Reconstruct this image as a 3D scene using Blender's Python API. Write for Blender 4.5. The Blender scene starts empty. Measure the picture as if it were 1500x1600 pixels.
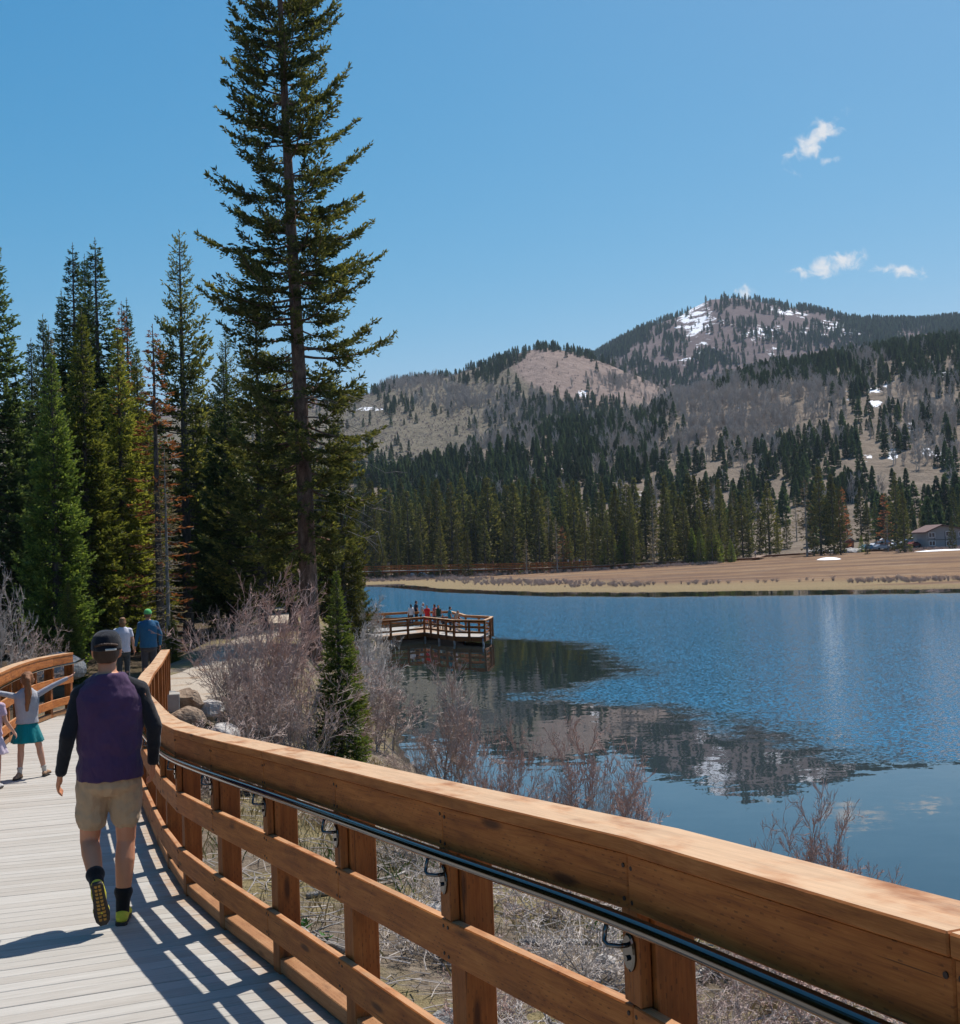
import bpy, math, random
import numpy as np
from mathutils import Vector, Matrix
R = math.radians
scene = bpy.context.scene
COL = scene.collection
rng = np.random.default_rng(7)
random.seed(7)

# ------------------------------------------------------------------ camera
EYE = np.array([0.0, 0.0, 6.2])            # lake surface is z = 0
FPX = 1800.0                               # focal length for a 1500 px wide picture
ROLL = R(2.0)
PITCH = math.atan(60 * math.cos(ROLL) / FPX)
_f = np.array([0, math.cos(PITCH), math.sin(PITCH)])
_r0 = np.array([1.0, 0, 0]); _u0 = np.cross(_r0, _f)
_r = _r0 * math.cos(ROLL) - _u0 * math.sin(ROLL)
_u = _r0 * math.sin(ROLL) + _u0 * math.cos(ROLL)
cam_d = bpy.data.cameras.new('camera')
cam = bpy.data.objects.new('camera', cam_d); COL.objects.link(cam)
M = Matrix.Identity(4)
for i in range(3):
    M[i][0] = _r[i]; M[i][1] = _u[i]; M[i][2] = -_f[i]; M[i][3] = EYE[i]
cam.matrix_world = M
cam_d.sensor_fit = 'HORIZONTAL'; cam_d.sensor_width = 36; cam_d.lens = 36 * FPX / 1500
cam_d.clip_start = 0.05; cam_d.clip_end = 30000
scene.camera = cam

# ------------------------------------------------------------------ world, sun, exposure
SUN_EL, SUN_AZ = R(60), math.atan2(0.56, 0.83)
world = bpy.data.worlds.new('World'); scene.world = world; world.use_nodes = True
wt = world.node_tree; wt.nodes.clear()
def wn(t, **k):
    n = wt.nodes.new(t)
    for a, v in k.items(): setattr(n, a, v)
    return n
w_out = wn('ShaderNodeOutputWorld'); w_bg = wn('ShaderNodeBackground'); w_bg.inputs[1].default_value = 0.088
w_sky = wn('ShaderNodeTexSky', sky_type='NISHITA', sun_disc=False, sun_elevation=SUN_EL, sun_rotation=SUN_AZ,
           altitude=900, air_density=1.0, dust_density=1.5, ozone_density=2.6)
w_geo = wn('ShaderNodeTexCoord'); w_sep = wn('ShaderNodeSeparateXYZ')
wt.links.new(w_geo.outputs['Generated'], w_sep.inputs[0])
def wmath(op, a, b=None, c=None, clamp=False):
    n = wn('ShaderNodeMath', operation=op); n.use_clamp = clamp
    for i, v in enumerate((a, b, c)):
        if v is None: continue
        if isinstance(v, (int, float)): n.inputs[i].default_value = v
        else: wt.links.new(v, n.inputs[i])
    return n.outputs[0]
w_az = wmath('DIVIDE', w_sep.outputs[0], wmath('MAXIMUM', w_sep.outputs[1], 0.001))
w_el = wmath('DIVIDE', w_sep.outputs[2], wmath('MAXIMUM', w_sep.outputs[1], 0.001))
w_cmb = wn('ShaderNodeCombineXYZ'); wt.links.new(w_az, w_cmb.inputs[0]); wt.links.new(w_el, w_cmb.inputs[1])
w_no = wn('ShaderNodeTexNoise'); w_no.inputs['Scale'].default_value = 60; w_no.inputs['Detail'].default_value = 8
w_no.inputs['Roughness'].default_value = 0.62; w_no.inputs['Distortion'].default_value = 0.5
wt.links.new(w_cmb.outputs[0], w_no.inputs['Vector'])
dens = None
# (azimuth tangent, elevation tangent, half length, half height, slope, weight): small fair-weather clouds over the ridge
CLOUDS = [(.303, .347, .026, .0100, .95, 1.0), (.286, .339, .012, .006, .6, .75), (.322, .356, .014, .006, .35, .85), (.316, .331, .010, .004, .35, .55),
          (.307, .237, .022, .009, .30, 1.0), (.325, .243, .014, .009, .45, 1.0), (.288, .235, .016, .004, .1, .55), (.375, .232, .020, .007, -.05, .85), (.357, .234, .012, .004, .1, .6),
          (.236, .217, .010, .006, -.3, .7), (.224, .233, .005, .003, .0, .45)]
for a, e, rx, ry, sl, wgt in CLOUDS:
    c, s = math.cos(math.atan(sl)), math.sin(math.atan(sl))
    dx = wmath('SUBTRACT', w_az, a); dy = wmath('SUBTRACT', w_el, e)
    p = wmath('ADD', wmath('MULTIPLY', dx, c / rx), wmath('MULTIPLY', dy, s / rx))
    q = wmath('ADD', wmath('MULTIPLY', dx, -s / ry), wmath('MULTIPLY', dy, c / ry))
    d2 = wmath('ADD', wmath('MULTIPLY', p, p), wmath('MULTIPLY', q, q))
    g = wmath('MULTIPLY', wmath('POWER', 2.718, wmath('MULTIPLY', d2, -0.9)), wgt)
    dens = g if dens is None else wmath('MAXIMUM', dens, g)
w_mr = wn('ShaderNodeMapRange', interpolation_type='SMOOTHSTEP'); w_mr.inputs[1].default_value = 0.30; w_mr.inputs[2].default_value = 1.10
wt.links.new(wmath('ADD', dens, wmath('MULTIPLY', wmath('SUBTRACT', w_no.outputs[0], 0.5), 2.6)), w_mr.inputs[0])
w_fac = wmath('MULTIPLY', wmath('MULTIPLY', w_mr.outputs[0], wmath('GREATER_THAN', w_sep.outputs[1], 0.02)), wmath('MULTIPLY', wmath('MINIMUM', wmath('MULTIPLY', dens, 6.0), 1.0), .92))
w_hsv = wn('ShaderNodeHueSaturation'); w_hsv.inputs['Hue'].default_value = 0.480; w_hsv.inputs['Saturation'].default_value = 1.30; w_hsv.inputs['Value'].default_value = 1.0
wt.links.new(w_sky.outputs[0], w_hsv.inputs['Color'])
w_rgb = wn('ShaderNodeSeparateColor'); w_cc = wn('ShaderNodeCombineColor'); wt.links.new(w_hsv.outputs[0], w_rgb.inputs[0])
for i, (pv_, g_) in enumerate(((1.83, 1.5), (3.9, .9), (6.4, .6))):        # film-like response of the blue sky
    wt.links.new(wmath('MULTIPLY', wmath('POWER', wmath('DIVIDE', w_rgb.outputs[i], pv_), g_), pv_), w_cc.inputs[i])
w_mix = wn('ShaderNodeMix', data_type='RGBA'); w_mix.inputs[7].default_value = (7.4, 7.5, 7.7, 1)
wt.links.new(w_fac, w_mix.inputs[0]); wt.links.new(w_cc.outputs[0], w_mix.inputs[6])
wt.links.new(w_mix.outputs[2], w_bg.inputs[0]); wt.links.new(w_bg.outputs[0], w_out.inputs[0])

sun_d = bpy.data.lights.new('sun', 'SUN'); sun_d.energy = 4.9; sun_d.angle = R(0.53); sun_d.color = (1.0, 0.955, 0.885)
sun = bpy.data.objects.new('sun', sun_d); COL.objects.link(sun)
SUN_DIR = Vector((math.sin(SUN_AZ) * math.cos(SUN_EL), math.cos(SUN_AZ) * math.cos(SUN_EL), math.sin(SUN_EL)))
sun.rotation_euler = SUN_DIR.to_track_quat('Z', 'Y').to_euler(); sun.location = (20, 30, 60)
scene.view_settings.view_transform = 'Standard'; scene.view_settings.look = 'None'
scene.view_settings.exposure = 0.3; scene.view_settings.gamma = 1.0; scene.view_settings.use_curve_mapping = False
scene.cycles.use_denoising = True
scene.cycles.max_bounces = 8; scene.cycles.diffuse_bounces = 3; scene.cycles.glossy_bounces = 3; scene.cycles.transmission_bounces = 4
scene.cycles.transparent_max_bounces = 6; scene.cycles.volume_bounces = 0; scene.cycles.sample_clamp_indirect = 6; scene.cycles.sample_clamp_direct = 12
scene.cycles.caustics_reflective = False; scene.cycles.caustics_refractive = False

# ------------------------------------------------------------------ pixel helpers (photo pixels, 1500 x 1600) -> world points
def ray(x, y): return _f + _r * ((x - 750) / FPX) + _u * ((800 - y) / FPX)
def at_depth(x, y, Y): d = ray(x, y); return EYE + d * (Y / d[1])
def at_height(x, y, z): d = ray(x, y); return EYE + d * ((z - EYE[2]) / d[2])
def project(P):
    q = np.asarray(P) - EYE; z = np.maximum(q @ _f, 1e-3)
    return 750 + FPX * (q @ _r) / z, 800 - FPX * (q @ _u) / z

# ------------------------------------------------------------------ noise
_tab = np.random.default_rng(3).random((256, 256))
def vnoise(x, y):
    xi = np.floor(x).astype(int); yi = np.floor(y).astype(int); fx = x - xi; fy = y - yi
    fx = fx * fx * (3 - 2 * fx); fy = fy * fy * (3 - 2 * fy)
    a = _tab[xi & 255, yi & 255]; b = _tab[(xi + 1) & 255, yi & 255]; c = _tab[xi & 255, (yi + 1) & 255]; d = _tab[(xi + 1) & 255, (yi + 1) & 255]
    return (a * (1 - fx) + b * fx) * (1 - fy) + (c * (1 - fx) + d * fx) * fy
def fbm(x, y, o=4):
    s = 0; a = 0.5; x = np.asarray(x, float); y = np.asarray(y, float)
    for i in range(o): s = s + a * vnoise(x * 2 ** i + 17.3 * i, y * 2 ** i + 9.1 * i); a *= 0.5
    return s

# ------------------------------------------------------------------ mesh builders
class MB:
    def __init__(s): s.v = []; s.f = {}; s.n = 0; s.a = []; s.has = False
    def add(s, V, F, c=None):
        V = np.asarray(V, float).reshape(-1, 3); F = np.asarray(F, int)
        s.v.append(V); s.f.setdefault(F.shape[1], []).append(F + s.n); s.n += len(V)
        if c is None: s.a.append(np.zeros(len(V)))
        else: s.a.append(np.broadcast_to(np.asarray(c, float), (len(V),)).copy()); s.has = True
        return s
    def mesh(s, name, smooth=False):
        me = bpy.data.meshes.new(name)
        V = np.concatenate(s.v); me.vertices.add(len(V)); me.vertices.foreach_set('co', V.ravel())
        L = []; T = []
        for k, fs in s.f.items():
            A = np.concatenate(fs); L.append(A.ravel()); T.append(np.full(len(A), k))
        L = np.concatenate(L); T = np.concatenate(T)
        me.loops.add(len(L)); me.loops.foreach_set('vertex_index', L)
        me.polygons.add(len(T)); me.polygons.foreach_set('loop_start', np.concatenate([[0], np.cumsum(T)[:-1]])); me.polygons.foreach_set('loop_total', T)
        me.polygons.foreach_set('use_smooth', np.full(len(T), smooth))
        me.update(calc_edges=True)
        if s.has:
            at = me.attributes.new('tint', 'FLOAT', 'POINT'); at.data.foreach_set('value', np.concatenate(s.a))
        return me
    def build(s, name, mat, parent=None, smooth=False, loc=None):
        me = s.mesh(name, smooth); me.materials.append(mat)
        return link(name, me, parent, loc)
def link(name, me, parent=None, loc=None):
    o = bpy.data.objects.new(name, me); COL.objects.link(o)
    if parent is not None: o.parent = parent
    if loc is not None: o.location = loc
    return o
def tag(o, label=None, cat=None, group=None, kind=None):
    if label: o['label'] = label
    if cat: o['category'] = cat
    if group: o['group'] = group
    if kind: o['kind'] = kind
    return o
def empty(name, loc=(0, 0, 0), rz=0):
    o = bpy.data.objects.new(name, None); COL.objects.link(o); o.location = loc; o.rotation_euler[2] = rz; o.empty_display_size = 0.2
    return o
def copy_tree(o, parent=None):
    c = o.copy(); COL.objects.link(c); c.parent = parent
    for ch in o.children: copy_tree(ch, c)
    return c
BOXF = [(0, 3, 2, 1), (4, 5, 6, 7), (0, 1, 5, 4), (1, 2, 6, 5), (2, 3, 7, 6), (3, 0, 4, 7)]
def hexa(mb, P, c=None, ch=0.0):
    """box from 8 corners (bottom 0-3 ccw, top 4-7); with ch > 0 its edges are chamfered"""
    P = np.asarray(P, float)
    if ch <= 0: return mb.add(P, BOXF, c)
    V = []; idx = {}
    nb = {0: (1, 3, 4), 1: (0, 2, 5), 2: (1, 3, 6), 3: (0, 2, 7), 4: (5, 7, 0), 5: (4, 6, 1), 6: (5, 7, 2), 7: (4, 6, 3)}
    for fi, F in enumerate(BOXF):
        for v in F:
            p = P[v].copy()
            for w in nb[v]:
                if w in F:
                    d = P[w] - P[v]; p = p + d / max(np.linalg.norm(d), 1e-6) * ch
            idx[(fi, v)] = len(V); V.append(p)
    Q = [[idx[(fi, v)] for v in F] for fi, F in enumerate(BOXF)]
    T = []
    for a in range(6):
        for b in range(a + 1, 6):
            sh = [v for v in BOXF[a] if v in BOXF[b]]
            if len(sh) == 2:
                Fa = BOXF[a]; i = Fa.index(sh[0])
                v0, v1 = (sh[0], sh[1]) if Fa[(i + 1) % 4] == sh[1] else (sh[1], sh[0])
                Q.append([idx[(a, v1)], idx[(a, v0)], idx[(b, v0)], idx[(b, v1)]])
    for v in range(8):
        fs = [fi for fi, F in enumerate(BOXF) if v in F]
        tri = [idx[(fi, v)] for fi in fs]
        n = np.cross(V[tri[1]] - V[tri[0]], V[tri[2]] - V[tri[0]])
        if n @ (P[v] - P.mean(0)) < 0: tri = tri[::-1]
        T.append(tri)
    n0 = mb.n
    mb.add(V, Q, c); mb.f.setdefault(3, []).append(np.asarray(T) + n0)
    return mb
def box(mb, c, s, rz=0, ch=0.0, col=None):
    c = np.asarray(c, float); x, y, z = np.asarray(s, float) / 2
    P = np.array([(-x, -y, -z), (x, -y, -z), (x, y, -z), (-x, y, -z), (-x, -y, z), (x, -y, z), (x, y, z), (-x, y, z)])
    if rz: P = P @ np.array([[math.cos(rz), math.sin(rz), 0], [-math.sin(rz), math.cos(rz), 0], [0, 0, 1]])
    return hexa(mb, P + c, col, ch)
def frames(D):
    D = D / np.maximum(np.linalg.norm(D, axis=1, keepdims=True), 1e-9)
    ref = np.where(np.abs(D[:, 2:3]) > .9, np.array([[1., 0, 0]]), np.array([[0, 0, 1.]]))
    A = np.cross(D, ref); A /= np.maximum(np.linalg.norm(A, axis=1, keepdims=True), 1e-9)
    return D, A, np.cross(D, A)
def sticks(mb, P0, P1, r0, r1, n=3, c=None):
    """many separate tapered sticks at once"""
    P0 = np.asarray(P0, float); P1 = np.asarray(P1, float); m = len(P0)
    if m == 0: return
    D, A, B = frames(P1 - P0); r0 = np.broadcast_to(r0, (m,)); r1 = np.broadcast_to(r1, (m,))
    V = np.zeros((m, 2 * n, 3))
    for k in range(n):
        q = A * math.cos(2 * math.pi * k / n) + B * math.sin(2 * math.pi * k / n)
        V[:, k] = P0 + q * r0[:, None]; V[:, n + k] = P1 + q * r1[:, None]
    F = np.array([[k, (k + 1) % n, n + (k + 1) % n, n + k] for k in range(n)])
    F = (F[None] + (np.arange(m) * 2 * n)[:, None, None]).reshape(-1, 4)
    mb.add(V.reshape(-1, 3), F, None if c is None else np.repeat(np.broadcast_to(c, (m,)), 2 * n))
def tube(mb, P, rad, n=8, cap=True, c=None):
    P = np.asarray(P, float); m = len(P); rad = np.broadcast_to(rad, (m,))
    D = np.gradient(P, axis=0); D /= np.maximum(np.linalg.norm(D, axis=1, keepdims=True), 1e-9)
    ref = np.array([0, 0, 1.]) if abs(D[0][2]) < .9 else np.array([1., 0, 0])
    A = np.cross(D[0], ref); A /= np.linalg.norm(A); V = []
    for i in range(m):
        A = A - D[i] * (A @ D[i]); A /= np.linalg.norm(A); B = np.cross(D[i], A)
        for k in range(n): V.append(P[i] + rad[i] * (A * math.cos(2 * math.pi * k / n) + B * math.sin(2 * math.pi * k / n)))
    F = [[i * n + k, i * n + (k + 1) % n, (i + 1) * n + (k + 1) % n, (i + 1) * n + k] for i in range(m - 1) for k in range(n)]
    n0 = mb.n; mb.add(V, F, c)
    if cap:
        mb.f.setdefault(n, []).append(np.array([[n0 + n - 1 - k for k in range(n)]])); mb.f.setdefault(n, []).append(np.array([[n0 + (m - 1) * n + k for k in range(n)]]))
def loft(mb, rings, n=16):
    """closed solid through horizontal elliptic rings (x, y, z, rx, ry)"""
    V = []; m = len(rings)
    for (x, y, z, rx, ry) in rings:
        for k in range(n): a = 2 * math.pi * k / n; V.append((x + rx * math.cos(a), y + ry * math.sin(a), z))
    F = [[i * n + k, i * n + (k + 1) % n, (i + 1) * n + (k + 1) % n, (i + 1) * n + k] for i in range(m - 1) for k in range(n)]
    n0 = mb.n; mb.add(V, F)
    mb.f.setdefault(n, []).append(np.array([[n0 + n - 1 - k for k in range(n)]])); mb.f.setdefault(n, []).append(np.array([[n0 + (m - 1) * n + k for k in range(n)]]))
def capsule(mb, p0, r0, p1, r1, n=12):
    p0 = np.asarray(p0, float); p1 = np.asarray(p1, float); d = p1 - p0; L = np.linalg.norm(d); d = d / max(L, 1e-6)
    P = []; rad = []
    for a in (-85, -55, -25): P.append(p0 + d * r0 * math.sin(R(a))); rad.append(r0 * math.cos(R(a)))
    for t in (0, .5, 1): P.append(p0 + d * L * t); rad.append(r0 + (r1 - r0) * t)
    for a in (25, 55, 85): P.append(p1 + d * r1 * math.sin(R(a))); rad.append(r1 * math.cos(R(a)))
    ref = np.array([0, 0, 1.]) if abs(d[2]) < .9 else np.array([1., 0, 0])
    A = np.cross(d, ref); A /= np.linalg.norm(A); B = np.cross(d, A)
    V = [P[i] + rad[i] * (A * math.cos(2 * math.pi * k / n) + B * math.sin(2 * math.pi * k / n)) for i in range(len(P)) for k in range(n)]
    F = [[i * n + k, i * n + (k + 1) % n, (i + 1) * n + (k + 1) % n, (i + 1) * n + k] for i in range(len(P) - 1) for k in range(n)]
    n0 = mb.n; mb.add(V, F)
    mb.f.setdefault(n, []).append(np.array([[n0 + n - 1 - k for k in range(n)]])); mb.f.setdefault(n, []).append(np.array([[n0 + (len(P) - 1) * n + k for k in range(n)]]))

# ------------------------------------------------------------------ materials
class NT:
    def __init__(s, name):
        s.m = bpy.data.materials.new(name); s.m.use_nodes = True; s.t = s.m.node_tree
        s.b = s.t.nodes['Principled BSDF']; s.out = s.t.nodes['Material Output']
    def n(s, t, ins=None, **k):
        n = s.t.nodes.new(t)
        for a, v in k.items(): setattr(n, a, v)
        for a, v in (ins or {}).items(): s.set(n.inputs[a], v)
        return n
    def set(s, inp, v):
        if isinstance(v, bpy.types.NodeSocket): s.t.links.new(v, inp)
        else: inp.default_value = v
    def math(s, op, a, b=None, c=None, clamp=False):
        n = s.n('ShaderNodeMath', operation=op); n.use_clamp = clamp
        for i, v in enumerate((a, b, c)):
            if v is not None: s.set(n.inputs[i], v)
        return n.outputs[0]
    def ramp(s, fac, stops):
        n = s.n('ShaderNodeValToRGB'); e = n.color_ramp.elements
        while len(e) < len(stops): e.new(0.5)
        for i, (p, c) in enumerate(stops): e[i].position = p; e[i].color = (*c, 1)
        s.set(n.inputs[0], fac); return n.outputs[0]
    def mix(s, f, a, b, mode='MIX'):
        n = s.n('ShaderNodeMix', data_type='RGBA', blend_type=mode); n.clamp_factor = True
        s.set(n.inputs[0], f)
        for i, v in ((6, a), (7, b)): s.set(n.inputs[i], (*v, 1) if isinstance(v, tuple) and len(v) == 3 else v)
        return n.outputs[2]
    def noise(s, vec, scale, detail=4, rough=.55, dist=0): return s.n('ShaderNodeTexNoise', {'Vector': vec, 'Scale': scale, 'Detail': detail, 'Roughness': rough, 'Distortion': dist}).outputs[0]
    def coord(s, k='Object'): return s.n('ShaderNodeTexCoord').outputs[k]
    def mapping(s, vec, scale=(1, 1, 1), loc=(0, 0, 0)): return s.n('ShaderNodeMapping', {'Vector': vec, 'Scale': scale, 'Location': loc}).outputs[0]
    def smooth(s, v, a, b): return s.n('ShaderNodeMapRange', {0: v, 1: a, 2: b}, interpolation_type='SMOOTHSTEP').outputs[0]
    def bump(s, h, strength, dist=0.01): s.set(s.b.inputs['Normal'], s.n('ShaderNodeBump', {'Height': h, 'Strength': strength, 'Distance': dist}).outputs[0])
    def done(s, col=None, rough=.7, metal=0, spec=None):
        if col is not None: s.set(s.b.inputs['Base Color'], (*col, 1) if isinstance(col, tuple) and len(col) == 3 else col)
        s.set(s.b.inputs['Roughness'], rough); s.set(s.b.inputs['Metallic'], metal)
        if spec is not None: s.set(s.b.inputs['Specular IOR Level'], spec)
        return s.m
def rand_off(k, vec):
    oi = k.n('ShaderNodeObjectInfo').outputs['Random']
    off = k.n('ShaderNodeCombineXYZ', {0: k.math('MULTIPLY', oi, 37.0), 1: k.math('MULTIPLY', oi, 11.0), 2: k.math('MULTIPLY', oi, 23.0)}).outputs[0]
    return k.n('ShaderNodeVectorMath', {0: vec, 1: off}, operation='ADD').outputs[0], oi
def wood(name, c0, c1, c2, incise=True, rough=.62, var=.5, knots=True, bleach=None):
    k = NT(name); co = k.coord(); v, oi = rand_off(k, co)
    g = k.noise(k.mapping(v, (.9, 9, 9)), 3.2, 6, .6, .7); gf = k.noise(k.mapping(v, (2.5, 75, 75)), 3, 3, .6, .1)
    blot = k.noise(k.mapping(v, (1.6, 3, 3)), 2.2, 4, .6)
    base = k.ramp(k.math('ADD', k.math('MULTIPLY', g, .72), k.math('MULTIPLY', gf, .30)), [(.30, c0), (.5, c1), (.72, c2)])
    base = k.mix(k.math('MULTIPLY', k.smooth(blot, .52, .78), .5), base, tuple(x * .5 for x in c0))
    base = k.mix(k.math('MULTIPLY', oi, var), base, k.mix(1.0, base, (.72, .70, .68), 'MULTIPLY'))
    h = k.math('ADD', k.math('MULTIPLY', g, .5), gf)
    chk = k.smooth(k.noise(k.mapping(v, (.55, 42, 42)), 2.1, 2, .5, .15), .69, .74); base = k.mix(k.math('MULTIPLY', chk, .75), base, tuple(x * .18 for x in c0)); h = k.math('SUBTRACT', h, k.math('MULTIPLY', chk, 1.4))
    if knots:
        vo = k.n('ShaderNodeTexVoronoi', {'Vector': k.mapping(v, (1.1, 5.0, 5.0)), 'Scale': 1.35, 'Randomness': 1.0}).outputs[0]
        base = k.mix(k.math('MULTIPLY', k.smooth(vo, .15, .05), .85), base, tuple(x * .28 for x in c0))
    if incise:
        s = k.n('ShaderNodeSeparateXYZ', {0: co})
        row = k.math('MULTIPLY', k.math('ADD', s.outputs[1], s.outputs[2]), 62.0)
        u = k.math('ADD', k.math('MULTIPLY', s.outputs[0], 24.0), k.math('MULTIPLY', k.math('FLOOR', row), .37))
        m = k.math('MULTIPLY', k.math('LESS_THAN', k.math('ABSOLUTE', k.math('SUBTRACT', k.math('FRACT', u), .5)), .17),
                   k.math('LESS_THAN', k.math('ABSOLUTE', k.math('SUBTRACT', k.math('FRACT', row), .5)), .13))
        m = k.math('MULTIPLY', m, k.smooth(k.noise(v, 14, 3), .42, .62))
        base = k.mix(k.math('MULTIPLY', m, .5), base, tuple(x * .22 for x in c0)); h = k.math('SUBTRACT', h, k.math('MULTIPLY', m, 1.2))
    if bleach:                                             # years of sun have bleached the stain off the upward faces
        nz_ = k.n('ShaderNodeSeparateXYZ', {0: k.n('ShaderNodeNewGeometry').outputs['True Normal']}).outputs[2]
        pale = k.ramp(k.math('ADD', k.math('MULTIPLY', g, .6), k.math('MULTIPLY', gf, .4)), [(.3, tuple(x * .72 for x in bleach[0])), (.55, bleach[0]), (.75, tuple(min(x * 1.2, .8) for x in bleach[0]))])
        base = k.mix(k.math('MULTIPLY', k.math('MULTIPLY', k.smooth(nz_, .75, .93), bleach[1]), k.smooth(blot, .75, .45)), base, pale)
    k.bump(h, .35, .004)
    return k.done(base, rough, spec=.3)
M_RAIL = wood('stained_cedar', (.165, .041, .007), (.37, .115, .020), (.54, .200, .045), bleach=((.50, .31, .17), .6))
M_POST = wood('post_cedar', (.15, .042, .008), (.27, .084, .016), (.37, .135, .032))
M_CAP = wood('cap_cedar', (.18, .050, .010), (.38, .130, .028), (.53, .215, .062), incise=False, bleach=((.52, .345, .205), .95))
M_KICK = wood('kick_cedar', (.22, .095, .036), (.33, .16, .066), (.43, .24, .115))
M_OLDRAIL = wood('weathered_rail', (.13, .075, .045), (.22, .135, .085), (.31, .21, .145), incise=False)
def deck_mat():
    k = NT('weathered_deck_boards'); co = k.coord(); v, oi = rand_off(k, co)
    g = k.noise(k.mapping(v, (.8, 16, 16)), 3, 5, .6, .3); gf = k.noise(k.mapping(v, (4, 120, 120)), 2, 2)
    base = k.ramp(k.math('ADD', k.math('MULTIPLY', g, .6), k.math('MULTIPLY', gf, .4)), [(.25, (.30, .28, .25)), (.55, (.42, .40, .365)), (.8, (.495, .475, .44))])
    base = k.mix(k.math('MULTIPLY', oi, .8), base, k.mix(1.0, base, (.82, .79, .76), 'MULTIPLY'))
    x = k.n('ShaderNodeSeparateXYZ', {0: co}).outputs[0]                 # less foot wear close to the railing: stain still brown
    edge = k.smooth(k.math('ADD', x, k.math('MULTIPLY', k.math('SUBTRACT', k.noise(v, 3.2, 3), .5), .45)), 1.0, 1.28)
    stain = k.ramp(k.math('ADD', k.math('MULTIPLY', g, .55), k.math('MULTIPLY', oi, .45)), [(.2, (.24, .125, .06)), (.5, (.36, .24, .145)), (.85, (.42, .34, .26))])
    base = k.mix(k.math('MULTIPLY', edge, .85), base, stain)
    st = k.smooth(k.noise(k.mapping(v, (2, 6, 6)), 4, 4), .62, .8); base = k.mix(k.math('MULTIPLY', st, .3), base, (.2, .18, .16))
    k.bump(k.math('ADD', g, gf), .25, .003); return k.done(base, .75, spec=.25)
M_DECK = deck_mat()
def plain(name, c, rough=.7, metal=0, var=.15, scale=18, bump=.0, spec=None, sheen=0):
    k = NT(name); co = k.coord(); nz = k.noise(co, scale, 4)
    base = k.mix(nz, tuple(x * (1 - var) for x in c), tuple(min(x * (1 + var), 1) for x in c))
    if bump: k.bump(k.noise(co, scale * 4, 3), bump, .004)
    if sheen: k.b.inputs['Sheen Weight'].default_value = sheen
    return k.done(base, rough, metal, spec)
def fabric(name, c, weave=420, var=.2):
    k = NT(name); co = k.coord(); nz = k.noise(co, 9, 4); w = k.noise(co, weave, 2, .7); f = k.noise(k.mapping(co, (1, 1, .45)), 13, 3, .5, .8)
    base = k.mix(nz, tuple(x * (1 - var) for x in c), tuple(x * (1 + var) for x in c)); base = k.mix(k.math('MULTIPLY', w, .5), base, tuple(x * .55 for x in c))
    k.bump(k.math('ADD', k.math('MULTIPLY', f, 1.0), k.math('MULTIPLY', w, .12)), .55, .02); k.b.inputs['Sheen Weight'].default_value = .15
    return k.done(base, .88, spec=.15)
M_STEEL = plain('brushed_steel', (.12, .115, .11), .12, 1.0, .05, 60)
M_GALV = plain('galvanised_pipe', (.30, .34, .38), .45, .8, .15, 20)
M_CONC = plain('cast_concrete', (.30, .29, .265), .9, 0, .2, 9, .4)
def skin_mat(name, c):
    k = NT(name); co = k.coord(); b = k.mix(k.noise(co, 14, 4), tuple(x * .86 for x in c), c)
    k.bump(k.noise(co, 160, 2), .12, .002); k.b.inputs['Subsurface Weight'].default_value = .12
    k.b.inputs['Subsurface Radius'].default_value = (.02, .008, .004); k.b.inputs['Subsurface Scale'].default_value = .5
    return k.done(b, .55, spec=.35)
M_SKIN = skin_mat('skin', (.57, .25, .135)); M_SKIN2 = skin_mat('skin_fair', (.52, .29, .205))

# ================================================================== SETTING
SHORE = np.array([(30, -30), (20, -10), (14.5, 2), (10.5, 8.5), (6.8, 14.5), (3.4, 20), (.5, 25.2), (-1.9, 32), (-3.6, 43), (-4.8, 55), (-6.2, 75), (-9, 92), (-20, 120), (-38, 160), (-50, 200),
                  (-42, 240), (-18, 237), (-6, 192), (8, 165), (20.5, 152), (55, 134.5), (120, 128), (300, 122), (700, 115)], float)
TRAIL = np.array([(-7.3, 21.9), (-7.25, 24), (-6.9, 27), (-6.9, 30.5), (-7.6, 35), (-8.3, 41), (-9.3, 50), (-11, 62), (-14, 80)], float)
_poly = np.vstack([SHORE, [(700, -30)]])
def shore_dist(X, Y):
    X = np.asarray(X, float); Y = np.asarray(Y, float); d = np.full(X.shape, 1e9); ins = np.zeros(X.shape, bool)
    for a, b in zip(SHORE[:-1], SHORE[1:]):
        e = b - a; t = np.clip(((X - a[0]) * e[0] + (Y - a[1]) * e[1]) / (e @ e), 0, 1)
        d = np.minimum(d, np.hypot(X - a[0] - t * e[0], Y - a[1] - t * e[1]))
    for a, b in zip(_poly, np.roll(_poly, -1, axis=0)):
        c = ((a[1] > Y) != (b[1] > Y)); den = (b[1] - a[1]) if b[1] != a[1] else 1e-9
        ins ^= c & (X < (b[0] - a[0]) * (Y - a[1]) / den + a[0])
    return np.where(ins, -d, d)
def sstep(x, a, b): t = np.clip((x - a) / (b - a), 0, 1); return t * t * (3 - 2 * t)
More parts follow.
